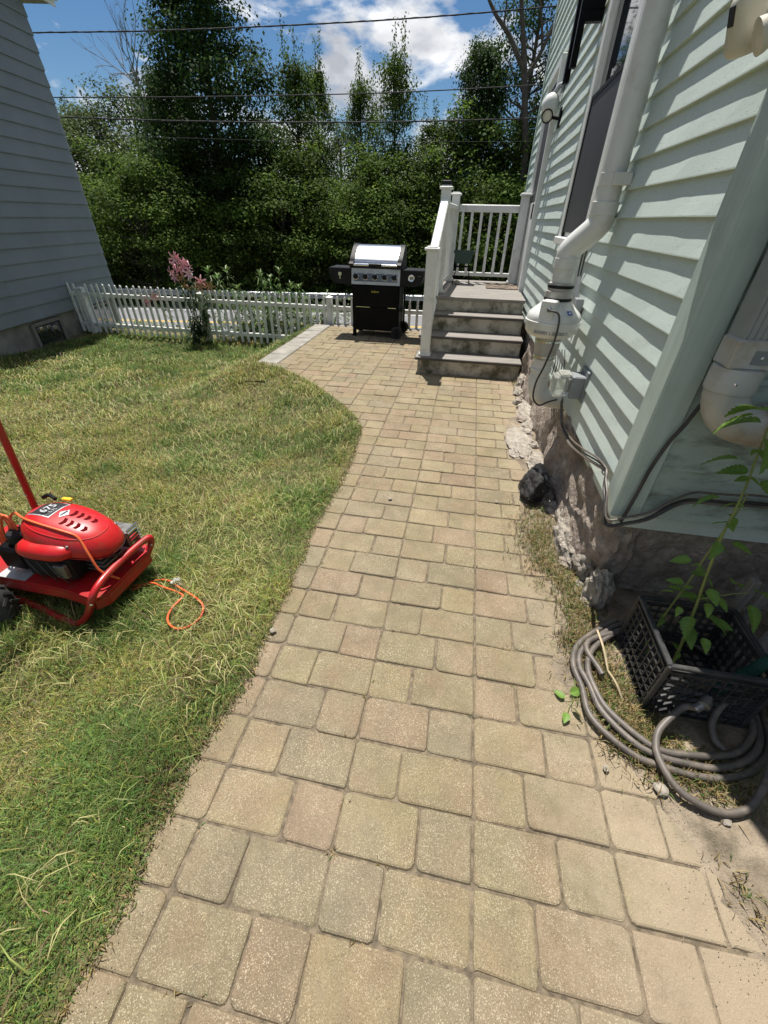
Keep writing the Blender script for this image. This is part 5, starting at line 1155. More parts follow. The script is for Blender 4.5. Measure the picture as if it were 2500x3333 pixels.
# front air cleaner lobe
b = MB(); V = []
for z_, s_ in ((.345, .92), (.358, 1.0), (.380, .97), (.396, .80), (.403, .5)):
    for k in range(28):
        th = 2*math.pi*k/28; c_, n_ = math.cos(th), math.sin(th); r_ = (abs(c_/.135)**3+abs(n_/.068)**3)**(-1/3); V.append((EX-.03+s_*r_*c_, EY-.102+s_*r_*n_, hz(z_)))
F = [(r*28+k, r*28+(k+1) % 28, (r+1)*28+(k+1) % 28, (r+1)*28+k) for r in range(4) for k in range(28)]+[tuple(112+k for k in range(28)), tuple(range(27, -1, -1))]
b.add(V, F); b.build('air_filter_cover', 'redplastic', mw_, smooth=50)
b = MB(); b.lathe((EX-.215, EY-.065, 0), (0, 0, 1), [(.034, hz(.34)), (.042, hz(.35)), (.042, hz(.385)), (.036, hz(.395)), (.01, hz(.396))], 16); b.build('fuel_cap', 'blackmatte', en, smooth=30)
b = MB(); b.box((EX-.29, EY-.135, hz(.225)), (EX-.16, EY-.01, hz(.342)), .012); b.build('fuel_tank', 'black', en)
b = MB(); b.obox((-2.08, .85, hz(.199)), (.075, .035, .0016), np.eye(3)); b.build('warning_plate', 'silver', dk)
# handle and wheel
hb = GY(96, 1612, 1.19); ht = GY(0, 1400, 1.19); hd_ = ht-hb
b = MB(); b.tube([hb-hd_*.25, hb, ht, hb+hd_*3.2], .016, 14); b.build('handle_tube', 'red', mw_, smooth=True)
b = MB(); b.tube([hb-hd_*.25+np.array((0, -.33, 0)), hb+np.array((0, -.33, 0)), ht+np.array((0, -.33, 0)), hb+hd_*3.2+np.array((0, -.33, 0))], .016, 14); b.build('handle_tube', 'red', mw_, smooth=True)
b = MB(); b.tube([hb+hd_*3.2, hb+hd_*3.2+np.array((0, -.33, 0))], .016, 14); b.build('handle_bar', 'blackmatte', mw_, smooth=True)
for q_ in (hb-hd_*.2, hb-hd_*.2+np.array((0, -.33, 0))):
    b = MB(); b.bar(q_, (q_[0]+.06, q_[1], hz(.17)), .03, .012, (0, 1, 0)); b.build('handle_bracket', 'red', mw_)
b = MB(); b.lathe(hb+hd_*.02+np.array((0, -.016, 0)), (0, -1, 0), [(.006, 0), (.006, .004), (.003, .006)], 8); b.build('bolt', 'chrome', mw_)
for yw in (0.735, 1.235):
    wc = np.array((-2.155, yw, hz(.125)))
    b = MB(); b.lathe(wc, (0, -1, 0), [(.075, -.034), (.105, -.036), (.122, -.026), (.126, -.01), (.126, .01), (.122, .026), (.105, .036), (.075, .034)], 32); wl = b.build('wheel', 'rubber', mw_, smooth=True)
    b = MB()
    for k in range(18):
        a = 2*math.pi*k/18
        for sg in (-1, 1):
            c_ = wc+np.array((.127*math.cos(a+sg*.09), sg*.016, .127*math.sin(a+sg*.09))); b.bar(c_-np.array((-.012*math.sin(a), -sg*.014, .012*math.cos(a)))*1.0, c_+np.array((-.012*math.sin(a), -sg*.014, .012*math.cos(a))), .010, .008, (math.cos(a), 0, math.sin(a)))
    b.build('tread_lugs', 'rubber', wl)
    b = MB(); b.lathe(wc, (0, -1, 0), [(.076, .030), (.070, .018), (.03, .014), (.026, .040), (.006, .042)], 20); b.build('rim', 'pvc', wl, smooth=True)
b = MB(); b.tube([(-2.155, .735, hz(.125)), (-2.155, 1.235, hz(.125))], .010, 8); b.build('axle', 'steel', mw_)

# orange extension cord: over the engine and looped on the grass
oc = thing('extension_cord', (-1.5, 0.95, LZ), 'orange extension cord draped over the red mower and looped on the grass', 'cord')
def top(x_, y_, k=.008): p = onshroud(x_, y_); p[2] += k; return p
ed = GZ(325, 1838, hz(.205))
c_path = [np.array((-2.14, .93, hz(.30))), np.array((-2.10, .95, hz(.42))), np.array((-2.05, .955, hz(.47))), top(EX-.14, EY-.06, .012), top(EX-.08, EY-.075, .008), top(EX+.0, EY-.08), top(EX+.07, EY-.078), top(EX+.12, EY-.075, .004), np.array((EX+.165, EY-.10, hz(.36))), np.array((EX+.20, EY-.115, hz(.28))), np.array((-1.60, EY-.08, hz(.205)))]
b = MB(); b.tube(smoothpath(c_path, 7), .0052, 9); b.build('cord', 'orange', oc, smooth=True)
lp = []
for i in range(3):
    c_ = np.array((-2.09-.02*i, .92+.012*i, 0)); pts = [c_+np.array((.045*math.cos(a), .02*math.sin(a)-.01*i, hz(.34)+.12*math.sin(a))) for a in np.linspace(0, 2*math.pi, 14)]; lp += pts
b = MB(); b.tube(smoothpath(lp, 3), .0052, 9); b.build('coil', 'orange', oc, smooth=True)
def mq(u_, v_, h_=.028): p = GZ(u_/2.074, 1300+v_/2.074, 0); q_ = GZ(u_/2.074, 1300+v_/2.074, float(lawn_z(p[0], p[1]))+h_); return q_
gp = [mq(830, 1285), mq(900, 1262), mq(960, 1250), mq(1030, 1228), mq(1100, 1218), mq(1160, 1232, .035), mq(1200, 1262, .035), mq(1260, 1300), mq(1330, 1345), mq(1372, 1400), mq(1350, 1475), mq(1280, 1530), mq(1200, 1550), mq(1145, 1520), mq(1132, 1470), mq(1165, 1405), mq(1215, 1355), mq(1235, 1325), mq(1195, 1300, .032), mq(1110, 1270, .034), mq(1030, 1240, .036), mq(960, 1262), mq(880, 1290)]
b = MB(); b.tube(smoothpath(gp, 6), .0050, 9); b.build('cord', 'orange', oc, smooth=True)
pg = mq(1195, 1230, .045); b = MB(); b.obox(pg, (.018, .013, .016), np.array(Matrix.Rotation(.5, 3, 'Z')), .004); pgo = b.build('plug', 'clear', oc)
b = MB(); b.tube([mq(1160, 1236, .040), mq(1178, 1240, .042)], .008, 9); b.build('plug_collar', 'white', pgo)
b = MB(); p0, p1 = GZ(680, 1238, 0), GZ(862, 1243, 0)
def lawn_hit(px, py):
    z_ = 0.0
    for _ in range(12): q_ = GZ(px, py, z_); z_ = 0.5*z_+0.5*float(lawn_z(q_[0], q_[1]))
    return z_
z0_ = lawn_hit(680, 1238); z1_ = lawn_hit(862, 1243)
b.bar(GZ(680, 1237, z0_+.022), GZ(862, 1243, z1_+.03), .014, .010, ch=.003); tag(b.build('metal_rod', 'black'), 'thin black rod lying on the grass near the patio', 'rod')

# ------------------------------------------------------------------ milk crate, hoses, frame by the foundation
cx0, cx1, cy0, cy1, ch_ = 0.590, 0.915, 0.760, 1.065, 0.262; cz0 = 0.012
cr = thing('milk_crate', ((cx0+cx1)/2, (cy0+cy1)/2, cz0), 'black plastic milk crate standing in the coiled hose', 'crate')
def panel(a, bb, nm):
    """lattice side between plan corners a and bb"""
    a = np.array((*a, 0)); bb = np.array((*bb, 0)); l = bb-a; L_ = np.linalg.norm(l); l /= L_; up = np.array((0, 0, 1.0)); nrm = np.cross(l, up); b = MB()
    for i in range(10):
        t = L_*(i+.5)/10
        b.bar(a+l*t+up*(cz0+.01), a+l*t+up*(cz0+ch_-.03), .005, .012, nrm)
    for k, zf in enumerate((.0, .16, .30, .44, .58, .72, .86)):
        if zf in (.44, .58):                                    # hand hole in the middle of the upper half
            for s0, s1 in ((0, .34), (.66, 1)): b.bar(a+l*L_*s0+up*(cz0+ch_*zf+.005), a+l*L_*s1+up*(cz0+ch_*zf+.005), .005, .010, nrm)
        else: b.bar(a+up*(cz0+ch_*zf+.005), bb+up*(cz0+ch_*zf+.005), .006, .012, nrm)
    for i in range(9):                                          # slanting ribs between the uprights
        for k in range(4):
            t = L_*(i+.5+(k % 2)*.0)/10; z_ = cz0+ch_*(.02+.15*k); b.bar(a+l*t+up*z_, a+l*(t+L_/10)+up*(z_+ch_*.07), .003, .010, nrm)
    b.build(nm, 'cratem', cr)
panel((cx0, cy1), (cx0, cy0), 'side_panel'); panel((cx0, cy0), (cx1, cy0), 'side_panel'); panel((cx1, cy0), (cx1, cy1), 'side_panel'); panel((cx1, cy1), (cx0, cy1), 'side_panel')
b = MB()
for (xa, ya), (xb, yb) in (((cx0, cy1), (cx0, cy0)), ((cx0, cy0), (cx1, cy0)), ((cx1, cy0), (cx1, cy1)), ((cx1, cy1), (cx0, cy1))):
    b.bar((xa, ya, cz0+ch_-.006), (xb, yb, cz0+ch_-.006), .018, .012, ch=.003); b.bar((xa, ya, cz0+ch_-.036), (xb, yb, cz0+ch_-.036), .008, .008)
for xa, ya in ((cx0, cy0), (cx1, cy0), (cx1, cy1), (cx0, cy1)): b.bar((xa, ya, cz0), (xa, ya, cz0+ch_-.005), .016, .016, ch=.004)
b.build('rim', 'cratem', cr)
b = MB()
for i in range(9): b.bar((cx0, cy0+(cy1-cy0)*(i+.5)/9, cz0+.006), (cx1, cy0+(cy1-cy0)*(i+.5)/9, cz0+.006), .006, .008); b.bar((cx0+(cx1-cx0)*(i+.5)/9, cy0, cz0+.0055), (cx0+(cx1-cx0)*(i+.5)/9, cy1, cz0+.0055), .006, .008)
b.build('base_grid', 'cratem', cr)
hs_ = thing('garden_hose', (0.65, 0.8, 0.0), 'grey garden hose coiled on the dirt round the black crate', 'hose')
LOOP = [(.60, 1.155), (.52, 1.095), (.41, .99), (.372, .89), (.385, .79), (.41, .69), (.50, .585), (.580, .548), (.68, .545), (.77, .555), (.88, .60), (.975, .70), (1.01, .85), (.99, 1.03), (.90, 1.15), (.74, 1.19)]
hp = []
for lpn in range(3):
    for i, (x_, y_) in enumerate(LOOP):
        f = 1-.085*lpn-.004*i*.3; c_ = (.70, .86)
        jx = .020*fnoise(i, lpn*3.7, 3, .8)
        xx_, yy_ = c_[0]+(x_-c_[0])*f+jx, c_[1]+(y_-c_[1])*f+jx
        if yy_ > .73 and xx_ > .56 and xx_ < .93 and yy_ < 1.09: xx_ = .565 if xx_ < .7 else .945
        hp.append((xx_, yy_, .024+.006*lpn+.004*fnoise(i, lpn, 5, 2)))
hp += [(.45, 1.0, .045), (.47, .85, .045)]
b = MB(); b.tube(smoothpath(hp, 6), .0112, 10); b.build('coil', 'hose', hs_, smooth=True)
def k2(u_, v_): return (1840+u_/1.4424, 1850+v_/1.4424)
lp = [np.array((.706, .715, .135)), GZ(*k2(560, 650), .115), GZ(*k2(500, 695), .09), GZ(*k2(440, 760), .07), GZ(*k2(425, 830), .055), GZ(*k2(445, 905), .048), GZ(*k2(500, 1000), .042), GZ(*k2(570, 1070), .036), GZ(*k2(690, 1135), .028), GZ(*k2(790, 1150), .026), GZ(*k2(870, 1120), .03), GZ(*k2(930, 1030), .05), GZ(*k2(975, 880), .07), GZ(*k2(980, 760), .09), np.array((1.02, .86, .07)), np.array((1.05, 1.0, .03))]
b = MB(); b.tube(smoothpath(lp, 6), .0112, 10); b.build('loose_loop', 'hose', hs_, smooth=True)
ar = [np.array((1.04, .80, .03)), GZ(*k2(900, 560), .10), GZ(*k2(830, 590), .12), GZ(*k2(740, 640), .11), GZ(*k2(690, 720), .07), GZ(*k2(700, 800), .045), GZ(*k2(745, 850), .035)]
b = MB(); b.tube(smoothpath(ar, 6), .0112, 10); b.build('loose_end', 'hose', hs_, smooth=True)
gh = thing('fabric_hose', (.9, .8, .0), 'dark green ribbed fabric hose joined to the grey hose', 'hose')
gp = smoothpath([np.array((.728, .725, .150)), GZ(*k2(690, 580), .165), GZ(*k2(740, 550), .19), GZ(*k2(840, 500), .23), GZ(*k2(960, 435), .27), np.array((1.15, .98, .30)), np.array((1.5, 1.1, .10)), np.array((1.9, 1.1, .03))], 26)
b = MB(); b.tube(gp[30:], [(.016 if i % 2 else .0205) for i in range(len(gp)-30)], 10); b.build('sleeve', 'teal', gh)
b = MB(); b.tube(gp[8:32], .0145, 10); b.build('hose_cuff', 'blackmatte', gh, smooth=True)
b = MB(); b.lathe(gp[0], gp[8]-gp[0], [(.015, -.012), (.019, -.010), (.019, .012), (.015, .014), (.014, .03)], 12); b.build('connector', 'alu', gh)
b = MB(); b.tube([np.array((.700, .712, .131)), gp[0]+np.array((-.001, 0, 0))], .0142, 10); b.build('crimp', 'alu', gh)
wf = thing('wooden_frame', (.95, 1.15, .0), 'grey weathered wooden frame leaning by the foundation behind the crate', 'frame')
for (pa, ya), (pb_, yb) in ((((735, 190), 1.20), ((905, 400), 1.00)), (((690, 270), 1.16), ((860, 470), .98)), (((830, 260), 1.17), ((990, 60), 1.24)), (((895, 385), 1.02), ((1000, 280), 1.08)), (((850, 290), 1.12), ((960, 420), 1.10))):
    b = MB(); b.bar(GY(*k2(*pa), ya), GY(*k2(*pb_), yb), .035, .022, (0, 1, 0), .003); b.build('slat', 'wood', wf)
for x_ in (.97, 1.2): b = MB(); b.box((x_, 1.13, .012), (x_+.03, 1.16, .36), .003); b.build('leg', 'wood', wf)
for i, (a_, b_, lab) in enumerate((((150, 290), (200, 480), 'bent dry stalk lying across the left side of the grey hose coil'), ((200, 480), (265, 610), 'thin dry stalk lying in the weeds between hose and crate'))):
    b = MB(); P = [GZ(*k2(*a_), .055-.02*i), (GZ(*k2(*a_), .05)+GZ(*k2(*b_), .04))/2+np.array((.004, .002, .004)), GZ(*k2(*b_), .034-.012*i)]
    b.tube(smoothpath(P, 4), [.0045]*8+[.003], 6); tag(b.build('dry_stalk', 'straw'), lab, 'stalk', 'dry stalks by the hose')
# ------------------------------------------------------------------ weed growing up the corner
def leaf_mesh(name, L_, W_, serr=7, fold=0.25, droop=0.25, m='vine', c=(0.15, 0.26, 0.05), seed=1):
    V = []; rg_ = np.random.default_rng(seed); n = serr*2
    mid = [(L_*i/n, 0, -droop*L_*(i/n)**2) for i in range(n+1)]
    def wid(t): return W_/2*(math.sin(math.pi*min(1, t**0.75))**0.8)*(1-0.25*t)+.0002
    F = []; V += mid
    for sg in (1, -1):
        o = len(V)
        for i in range(n+1):
            t = i/n; w_ = wid(t)*(1.10 if i % 2 else 0.90); V.append((L_*t+(0.03*L_ if i % 2 else 0), sg*w_, -droop*L_*t*t+fold*w_))
        for i in range(n): F.append((i, i+1, o+i+1, o+i) if sg > 0 else (i, o+i, o+i+1, i+1))
    me = as_mesh(name, V, F, MT[m]); at = me.attributes.new('tint', 'FLOAT_COLOR', 'POINT')
    nv = len(V); cc = np.tile(np.array(c), (nv, 1))*(0.85+0.3*rg_.random((nv, 1))); cc[:n+1] *= 1.25
    at.data.foreach_set('color', np.concatenate([cc, np.ones((nv, 1))], 1).astype(np.float32).ravel()); return me
def r9(u_, v_): return (2100+u_/1.585, 1300+v_/1.585)
MT['stem'] = mat('pale_green_stem', (0.22, 0.26, 0.07), (0.15, 0.19, 0.05), 12, 0.5)
wd_ = thing('tall_weed', (.72, .92, .02), 'tall leafy green weed leaning up from the black crate', 'weed')
SA = [GY(*k2(500, 455), .90), GY(*r9(185, 1269), .93), GY(*r9(260, 1075), .96), GY(*r9(310, 930), .98), GY(*r9(390, 720), 1.00), GY(*r9(450, 600), 1.02), GY(*r9(520, 450), 1.04), GY(*r9(590, 260), 1.06), GY(*r9(660, 90), 1.08)]
SA[0] = np.array((SA[0][0], SA[0][1], .03)) if SA[0][2] > .2 else SA[0]
SB = [np.array((.655, .93, .03)), GY(*r9(60, 1180), 1.00), GY(*r9(110, 1100), 1.01), GY(*r9(220, 950), 1.02), GY(*r9(300, 830), 1.03), GY(*r9(380, 715), 1.03), GY(*r9(470, 590), 1.05), GY(*r9(530, 490), 1.07)]
SC = [GY(*r9(285, 1030), .96), GY(*r9(380, 1015), .95), GY(*r9(470, 1002), .95), GY(*r9(540, 1000), .95)]
for S_, r_ in ((SA, .0055), (SB, .0045), (SC, .002)):
    P = smoothpath(S_, 6); b = MB(); b.tube(P, [r_*(1-.5*i/len(P)) for i in range(len(P))], 7); b.build('stem', 'stem', wd_, smooth=True)
LV = [leaf_mesh('leaf', .060, .042, 7, .22, .22, seed=1), leaf_mesh('leaf', .045, .032, 6, .35, .5, c=(0.19, 0.31, .06), seed=2), leaf_mesh('leaf', .070, .044, 8, .3, .45, c=(.13, .23, .045), seed=3)]
rg = np.random.default_rng(23)
def put_leaf(p, az, pitch, k, sc=1.0, par=wd_):
    o = bpy.data.objects.new('leaf', LV[k]); link(o, par); o.location = tuple(np.array(p)-ORG[par.name]); o.rotation_euler = (rg.normal(0, .35), pitch, az); o.scale = (sc,)*3
for S_, nl in ((SA, 9), (SB, 6)):
    P = smoothpath(S_, 12)
    for i in range(nl):
        p = P[int((0.10+0.88*i/nl)*(len(P)-1))]; a0 = rg.uniform(0, 6.28)
        for q_ in range(2): put_leaf(p, a0+q_*3.14+rg.normal(0, .3), rg.uniform(-.2, .5), rg.integers(3), rg.uniform(.45, .95))
for u_, v_, y_, k, sc, az in ((445, 740, 1.0, 0, 1.0, -.6), (390, 505, 1.03, 2, 1.0, 3.0), (535, 372, 1.05, 2, 1.0, 2.9), (240, 1120, .93, 2, 1.1, -2.2), (320, 1120, .93, 2, 1.1, -.5), (350, 1150, .93, 0, 1.1, -.2), (225, 1180, .92, 2, 1.0, -1.8), (225, 980, .97, 0, 1.0, 1.4), (330, 975, .96, 0, 1., -1.4), (365, 1020, .95, 0, .9, -1.2), (320, 1050, .95, 1, 1., -1.6), (450, 950, .96, 2, 1.1, .6), (565, 990, .95, 2, 1.1, .2), (535, 1060, .94, 2, 1.2, -1.3), (240, 830, 1.0, 0, 1., 2.8), (200, 950, 1.0, 0, .9, 2.6), (150, 1000, 1.0, 1, .9, 2.5), (600, 120, 1.05, 2, 1.5, 2.4), (560, 80, 1.04, 2, 1.3, 3.0), (620, 200, 1.05, 2, 1.5, -1.6), (600, 420, 1.03, 2, 1.4, -1.2), (480, 310, 1.04, 2, 1.2, 2.5), (630, 60, 1.0, 2, 1.6, 1.8), (300, 1230, .9, 1, 1.1, -1.5), (180, 1070, .97, 1, .8, -2.0)):
    put_leaf(GY(*r9(u_, v_), y_), az, rg.uniform(0, .4), k, sc)
# little weed at the pavers' edge
sw = thing('small_weed', tuple(GZ(1600+470/1.8433, 1800+880/1.8433, .0)), 'small round-leaved weed at the path edge beside the grey hose', 'weed')
for u_, v_, az, sc in ((470, 840, .4, .9), (485, 930, -.8, .8), (440, 870, 2.5, .7), (525, 690, .9, .55), (515, 618, .2, .5), (690, 855, .5, .5), (455, 960, -2, .7)): 
    pz_ = GZ(1600+u_/1.8433, 1800+v_/1.8433, .016); put_leaf(pz_, az, -.12, 0, sc, sw); b = MB(); b.tube([np.array(sw.location)+np.array((.012, 0, .004)), (pz_+np.array(sw.location))/2+np.array((0, 0, .012)), pz_], .0012, 5); b.build('stem', 'stem', sw)

# ------------------------------------------------------------------ lilies and tall weeds at the fence
def leafy(P, n, L_, W_, rg_, col, droop=.5, spread=1.0, tmin=.05, tmax=1.0, up=.5):
    """lance leaves along a polyline: returns V, F(quads), tint"""
    P = np.array(P); seg = np.linalg.norm(np.diff(P, axis=0), axis=1); cum = np.concatenate([[0], np.cumsum(seg)])/seg.sum()
    t = rg_.uniform(tmin, tmax, n); base = np.stack([np.interp(t, cum, P[:, k]) for k in range(3)], 1)
    az = rg_.uniform(0, 2*np.pi, n); d = np.stack([np.cos(az), np.sin(az), 0*az], 1); s = np.stack([-np.sin(az), np.cos(az), 0*az], 1)
    l = (L_*rg_.uniform(.6, 1.15, n)*spread)[:, None]; w_ = (W_*rg_.uniform(.7, 1.1, n))[:, None]/2; z = np.array((0, 0, 1.0))
    m1 = base+d*l*.5+z*l*up*.55; tp = base+d*l+z*l*(up-droop)
    V = np.stack([base-s*w_*.3, base+s*w_*.3, m1+s*w_, m1-s*w_, tp+s*w_*.1, tp-s*w_*.1], 1).reshape(-1, 3)
    b_ = np.arange(n)[:, None]*6; F = np.concatenate([b_+np.array([[0, 1, 2, 3]]), b_+np.array([[3, 2, 4, 5]])], 0)
    c_ = np.array(col)*(0.7+.6*rg_.random((n, 1)))*(1+.1*rg_.standard_normal((n, 3)))
    return V, F, np.clip(np.repeat(c_, 6, 0), .005, 1)
def joinL(parts):
    V = []; F = []; T = []; o = 0
    for v, f, t in parts: V.append(v); F.append(f+o); T.append(t); o += len(v)
    return np.concatenate(V), np.concatenate(F), np.concatenate(T)
def leafobj(name, parts, par, m='vine'):
    V, F, T = joinL(parts); me = bigmesh(name, V-ORG[par.name], F, MT[m], T); return link(bpy.data.objects.new(name, me), par, ORG[par.name])
rg = np.random.default_rng(40)
YL = 6.60; lyb = GY(640, 1100, YL); lyb[2] = float(lawn_z(lyb[0], YL))-.01
ly = thing('lily_plant', tuple(lyb), 'tall pink flowering lily clump in front of the picket fence', 'flowers')
def lyp(u_, v_, dy=0): return GY(480+u_/2.975, 800+v_/2.975, YL+dy)
stems = [[lyb, lyp(470, 640), lyp(400, 400), lyp(300, 180)], [lyb+np.array((.05, .03, 0)), lyp(500, 600), lyp(450, 420), lyp(390, 230)], [lyb+np.array((-.04, .02, 0)), lyp(430, 640), lyp(350, 440), lyp(270, 270)], [lyb+np.array((.08, 0, 0)), lyp(560, 700), lyp(540, 500), lyp(520, 360)], [lyb+np.array((.1, .04, 0)), lyp(580, 650), lyp(580, 480), lyp(560, 400)], [lyb+np.array((-.08, -.02, .1)), lyp(300, 790), lyp(170, 660), lyp(60, 520)]]
parts_ = []
for i, S_ in enumerate(stems):
    P = smoothpath(S_, 6); b = MB(); b.tube(P, [.006*(1-.5*k/len(P)) for k in range(len(P))], 6); b.build('stem', 'stem', ly, smooth=True)
    parts_.append(leafy(P, 70 if i < 5 else 16, .13, .026, rg, (.035, .07, .02), droop=.75, tmin=.12, tmax=.86))
parts_.append(leafy([lyb, lyb+np.array((.05, 0, .35))], 90, .2, .03, rg, (.03, .06, .018), droop=.8))
leafobj('foliage', parts_, ly)
def flower(p, sc, m, par):
    b = MB(); az0 = rg.uniform(0, 6.28); ax = np.array((rg.normal(0, .5), -0.8+rg.normal(0, .3), rg.normal(-.1, .35))); ax /= np.linalg.norm(ax)
    u_ = np.cross(ax, (0, 0, 1.0)); u_ /= np.linalg.norm(u_); v_ = np.cross(ax, u_)
    for k in range(6):
        a = az0+k*math.pi/3; r_ = math.cos(a)*u_+math.sin(a)*v_; s_ = -math.sin(a)*u_+math.cos(a)*v_
        pr = [(0, .012, 0), (.035, .028, .035), (.075, .030, .055), (.105, .016, .045), (.118, .003, .028)]
        V = []
        for rr, ww, hh in pr: V += [p+sc*(r_*rr+ax*hh-s_*ww*.55), p+sc*(r_*rr+ax*(hh-.006)), p+sc*(r_*rr+ax*hh+s_*ww*.55)]
        F = []
        for i in range(4):
            for q_ in range(2): F.append((i*3+q_, i*3+q_+1, i*3+q_+4, i*3+q_+3))
        b.add(V, F)
    b.build('flower', m, par, fix=False)
for u_, v_, m in ((265, 120, 'pink'), (300, 110, 'pink'), (270, 180, 'pink'), (310, 215, 'pink'), (340, 160, 'pink'), (395, 150, 'pink'), (410, 235, 'pink'), (360, 205, 'pink'), (250, 260, 'pink'), (280, 300, 'pink'), (405, 275, 'pink'), (325, 300, 'brownpetal'), (360, 300, 'brownpetal'), (385, 375, 'brownpetal'), (440, 280, 'white'), (515, 345, 'pink'), (505, 385, 'brownpetal'), (600, 380, 'brownpetal'), (65, 480, 'pink'), (10, 535, 'pink')):
    flower(lyp(u_, v_, rg.uniform(-.08, .05)), rg.uniform(.75, 1.0), m, ly)
def c5(u_, v_): return (200+u_/2.074, 800+v_/2.074)
for i, (u_, v_, y_, lab) in enumerate(((985, 155, 7.20, 'tall leafy weed behind the fence, just right of the lilies'), (1110, 155, 7.25, 'tall leafy weed behind the fence, second from the lilies'), (1055, 200, 7.1, 'shorter leafy weed between the two tall weeds right of the lilies'), (1340, 175, 7.2, 'tall leafy weed behind the middle of the fence, left of a pair'), (1465, 155, 7.25, 'tallest leafy weed behind the fence right of the middle'), (1410, 215, 7.1, 'short leafy weed between the pair behind the middle fence'), (1190, 275, 7.05, 'low leafy weed just showing over the fence pickets'), (1545, 255, 7.1, 'low leafy weed behind the fence near the patio slabs'), (1600, 270, 7.2, 'rightmost low leafy weed behind the fence by the patio slabs'))):
    tp = GY(*c5(u_, v_), y_); bs_ = np.array((tp[0]+rg.normal(0, .05), y_+rg.normal(0, .04), -.64))
    wt = thing('tall_weed', tuple(bs_), lab, 'weed', 'tall weeds behind the fence')
    P = smoothpath([bs_, (bs_+tp)/2+np.array((rg.normal(0, .03), 0, 0)), tp], 6); b = MB(); b.tube(P, [.006*(1-.6*k/len(P)) for k in range(len(P))], 6); b.build('stem', 'stem', wt, smooth=True)
    leafobj('foliage', [leafy(P, 75, .15, .024, rg, (.10, .17, .035), droop=.75, tmin=.2, tmax=.93, up=.45), leafy(P, 22, .10, .018, rg, (.14, .22, .05), droop=.2, tmin=.93, tmax=1.0, up=.8)], wt)
ug = []
r2 = np.random.default_rng(77)
for i in range(330):
    x_ = r2.uniform(-4.3, -2.45) if i < 190 else r2.uniform(-7.4, -0.9); y_ = r2.uniform(6.98, 8.2); h_ = r2.uniform(.25, .95) if x_ > -4.4 and x_ < -2.4 else r2.uniform(.1, .28)
    s0 = np.array((x_, y_, -.63)); ug.append(leafy([s0, s0+np.array((r2.normal(0, .07), r2.normal(0, .05), h_))], 26, .11, .034, r2, (.075, .13, .03) if i % 3 else (.13, .17, .05), droop=.6))
V, F, T = joinL(ug); me = bigmesh('undergrowth', V, F, MT['vine'], T); tag(link(bpy.data.objects.new('undergrowth', me)), 'tangled green undergrowth behind the picket fence', 'undergrowth', kind='stuff')
ug = []
for i in range(800):
    s_, t_ = r2.uniform(-26, 10), r2.uniform(9, 18.0); zz = float(np.interp(t_, [a for a, _ in ts], [q_ for _, q_ in ts])); p = rp3(s_, t_, zz); ug.append(leafy([p, p+np.array((0, 0, r2.uniform(.15, .4)))], 14, .22, .07, r2, (.07, .12, .03), droop=.6))
V, F, T = joinL(ug); me = bigmesh('bank_plants', V, F, MT['vine'], T); tag(link(bpy.data.objects.new('bank_plants', me)), 'low green plants covering the bank down to the road', 'ground cover', kind='stuff')

# ------------------------------------------------------------------ trees beyond the road
def make_crown(clumps, per, ls, rg_, col, tw=1.0):
    """clumps: (centre, radii, shade) ; leaves are small folded rhombi spread through each clump"""
    Cc = []; D_ = []; S_ = []
    for c_, r_, sh in clumps:
        n = int(1.75*per*(r_[0]*r_[1]*r_[2])**(2/3)/.5); d = rg_.standard_normal((n, 3)); d /= np.linalg.norm(d, axis=1)[:, None]
        rad = rg_.random(n)**.45*(1+.22*rg_.standard_normal(n)); Cc.append(np.array(c_)+d*rad[:, None]*np.array(r_)); D_.append(d); S_.append(np.full(n, sh)*(0.75+.5*rg_.random(n)))
    Pc = np.concatenate(Cc); Dn = np.concatenate(D_); S_ = np.concatenate(S_); n = len(Pc)
    nrm = Dn*.5+np.array((0, 0, .95))+rg_.normal(0, .5, (n, 3)); nrm /= np.linalg.norm(nrm, axis=1)[:, None]
    a = rg_.normal(0, 1, (n, 3)); a -= nrm*(a*nrm).sum(1)[:, None]; a /= np.linalg.norm(a, axis=1)[:, None]; b_ = np.cross(nrm, a)
    L_ = (ls*.80*rg_.uniform(.6, 1.3, n))[:, None]; w_ = L_*.36*tw
    V = np.stack([Pc-a*L_*.5, Pc+b_*w_+nrm*L_*.06, Pc+a*L_*.5-nrm*L_*.10, Pc-b_*w_+nrm*L_*.06], 1).reshape(-1, 3)
    F = np.arange(n*4).reshape(-1, 4)
    base = np.array(col)*S_[:, None]; yel = rg_.random(n) < .14; base[yel] *= np.array((1.55, 1.3, .9))
    return V, F, np.clip(np.repeat(base, 4, 0), .004, 1)
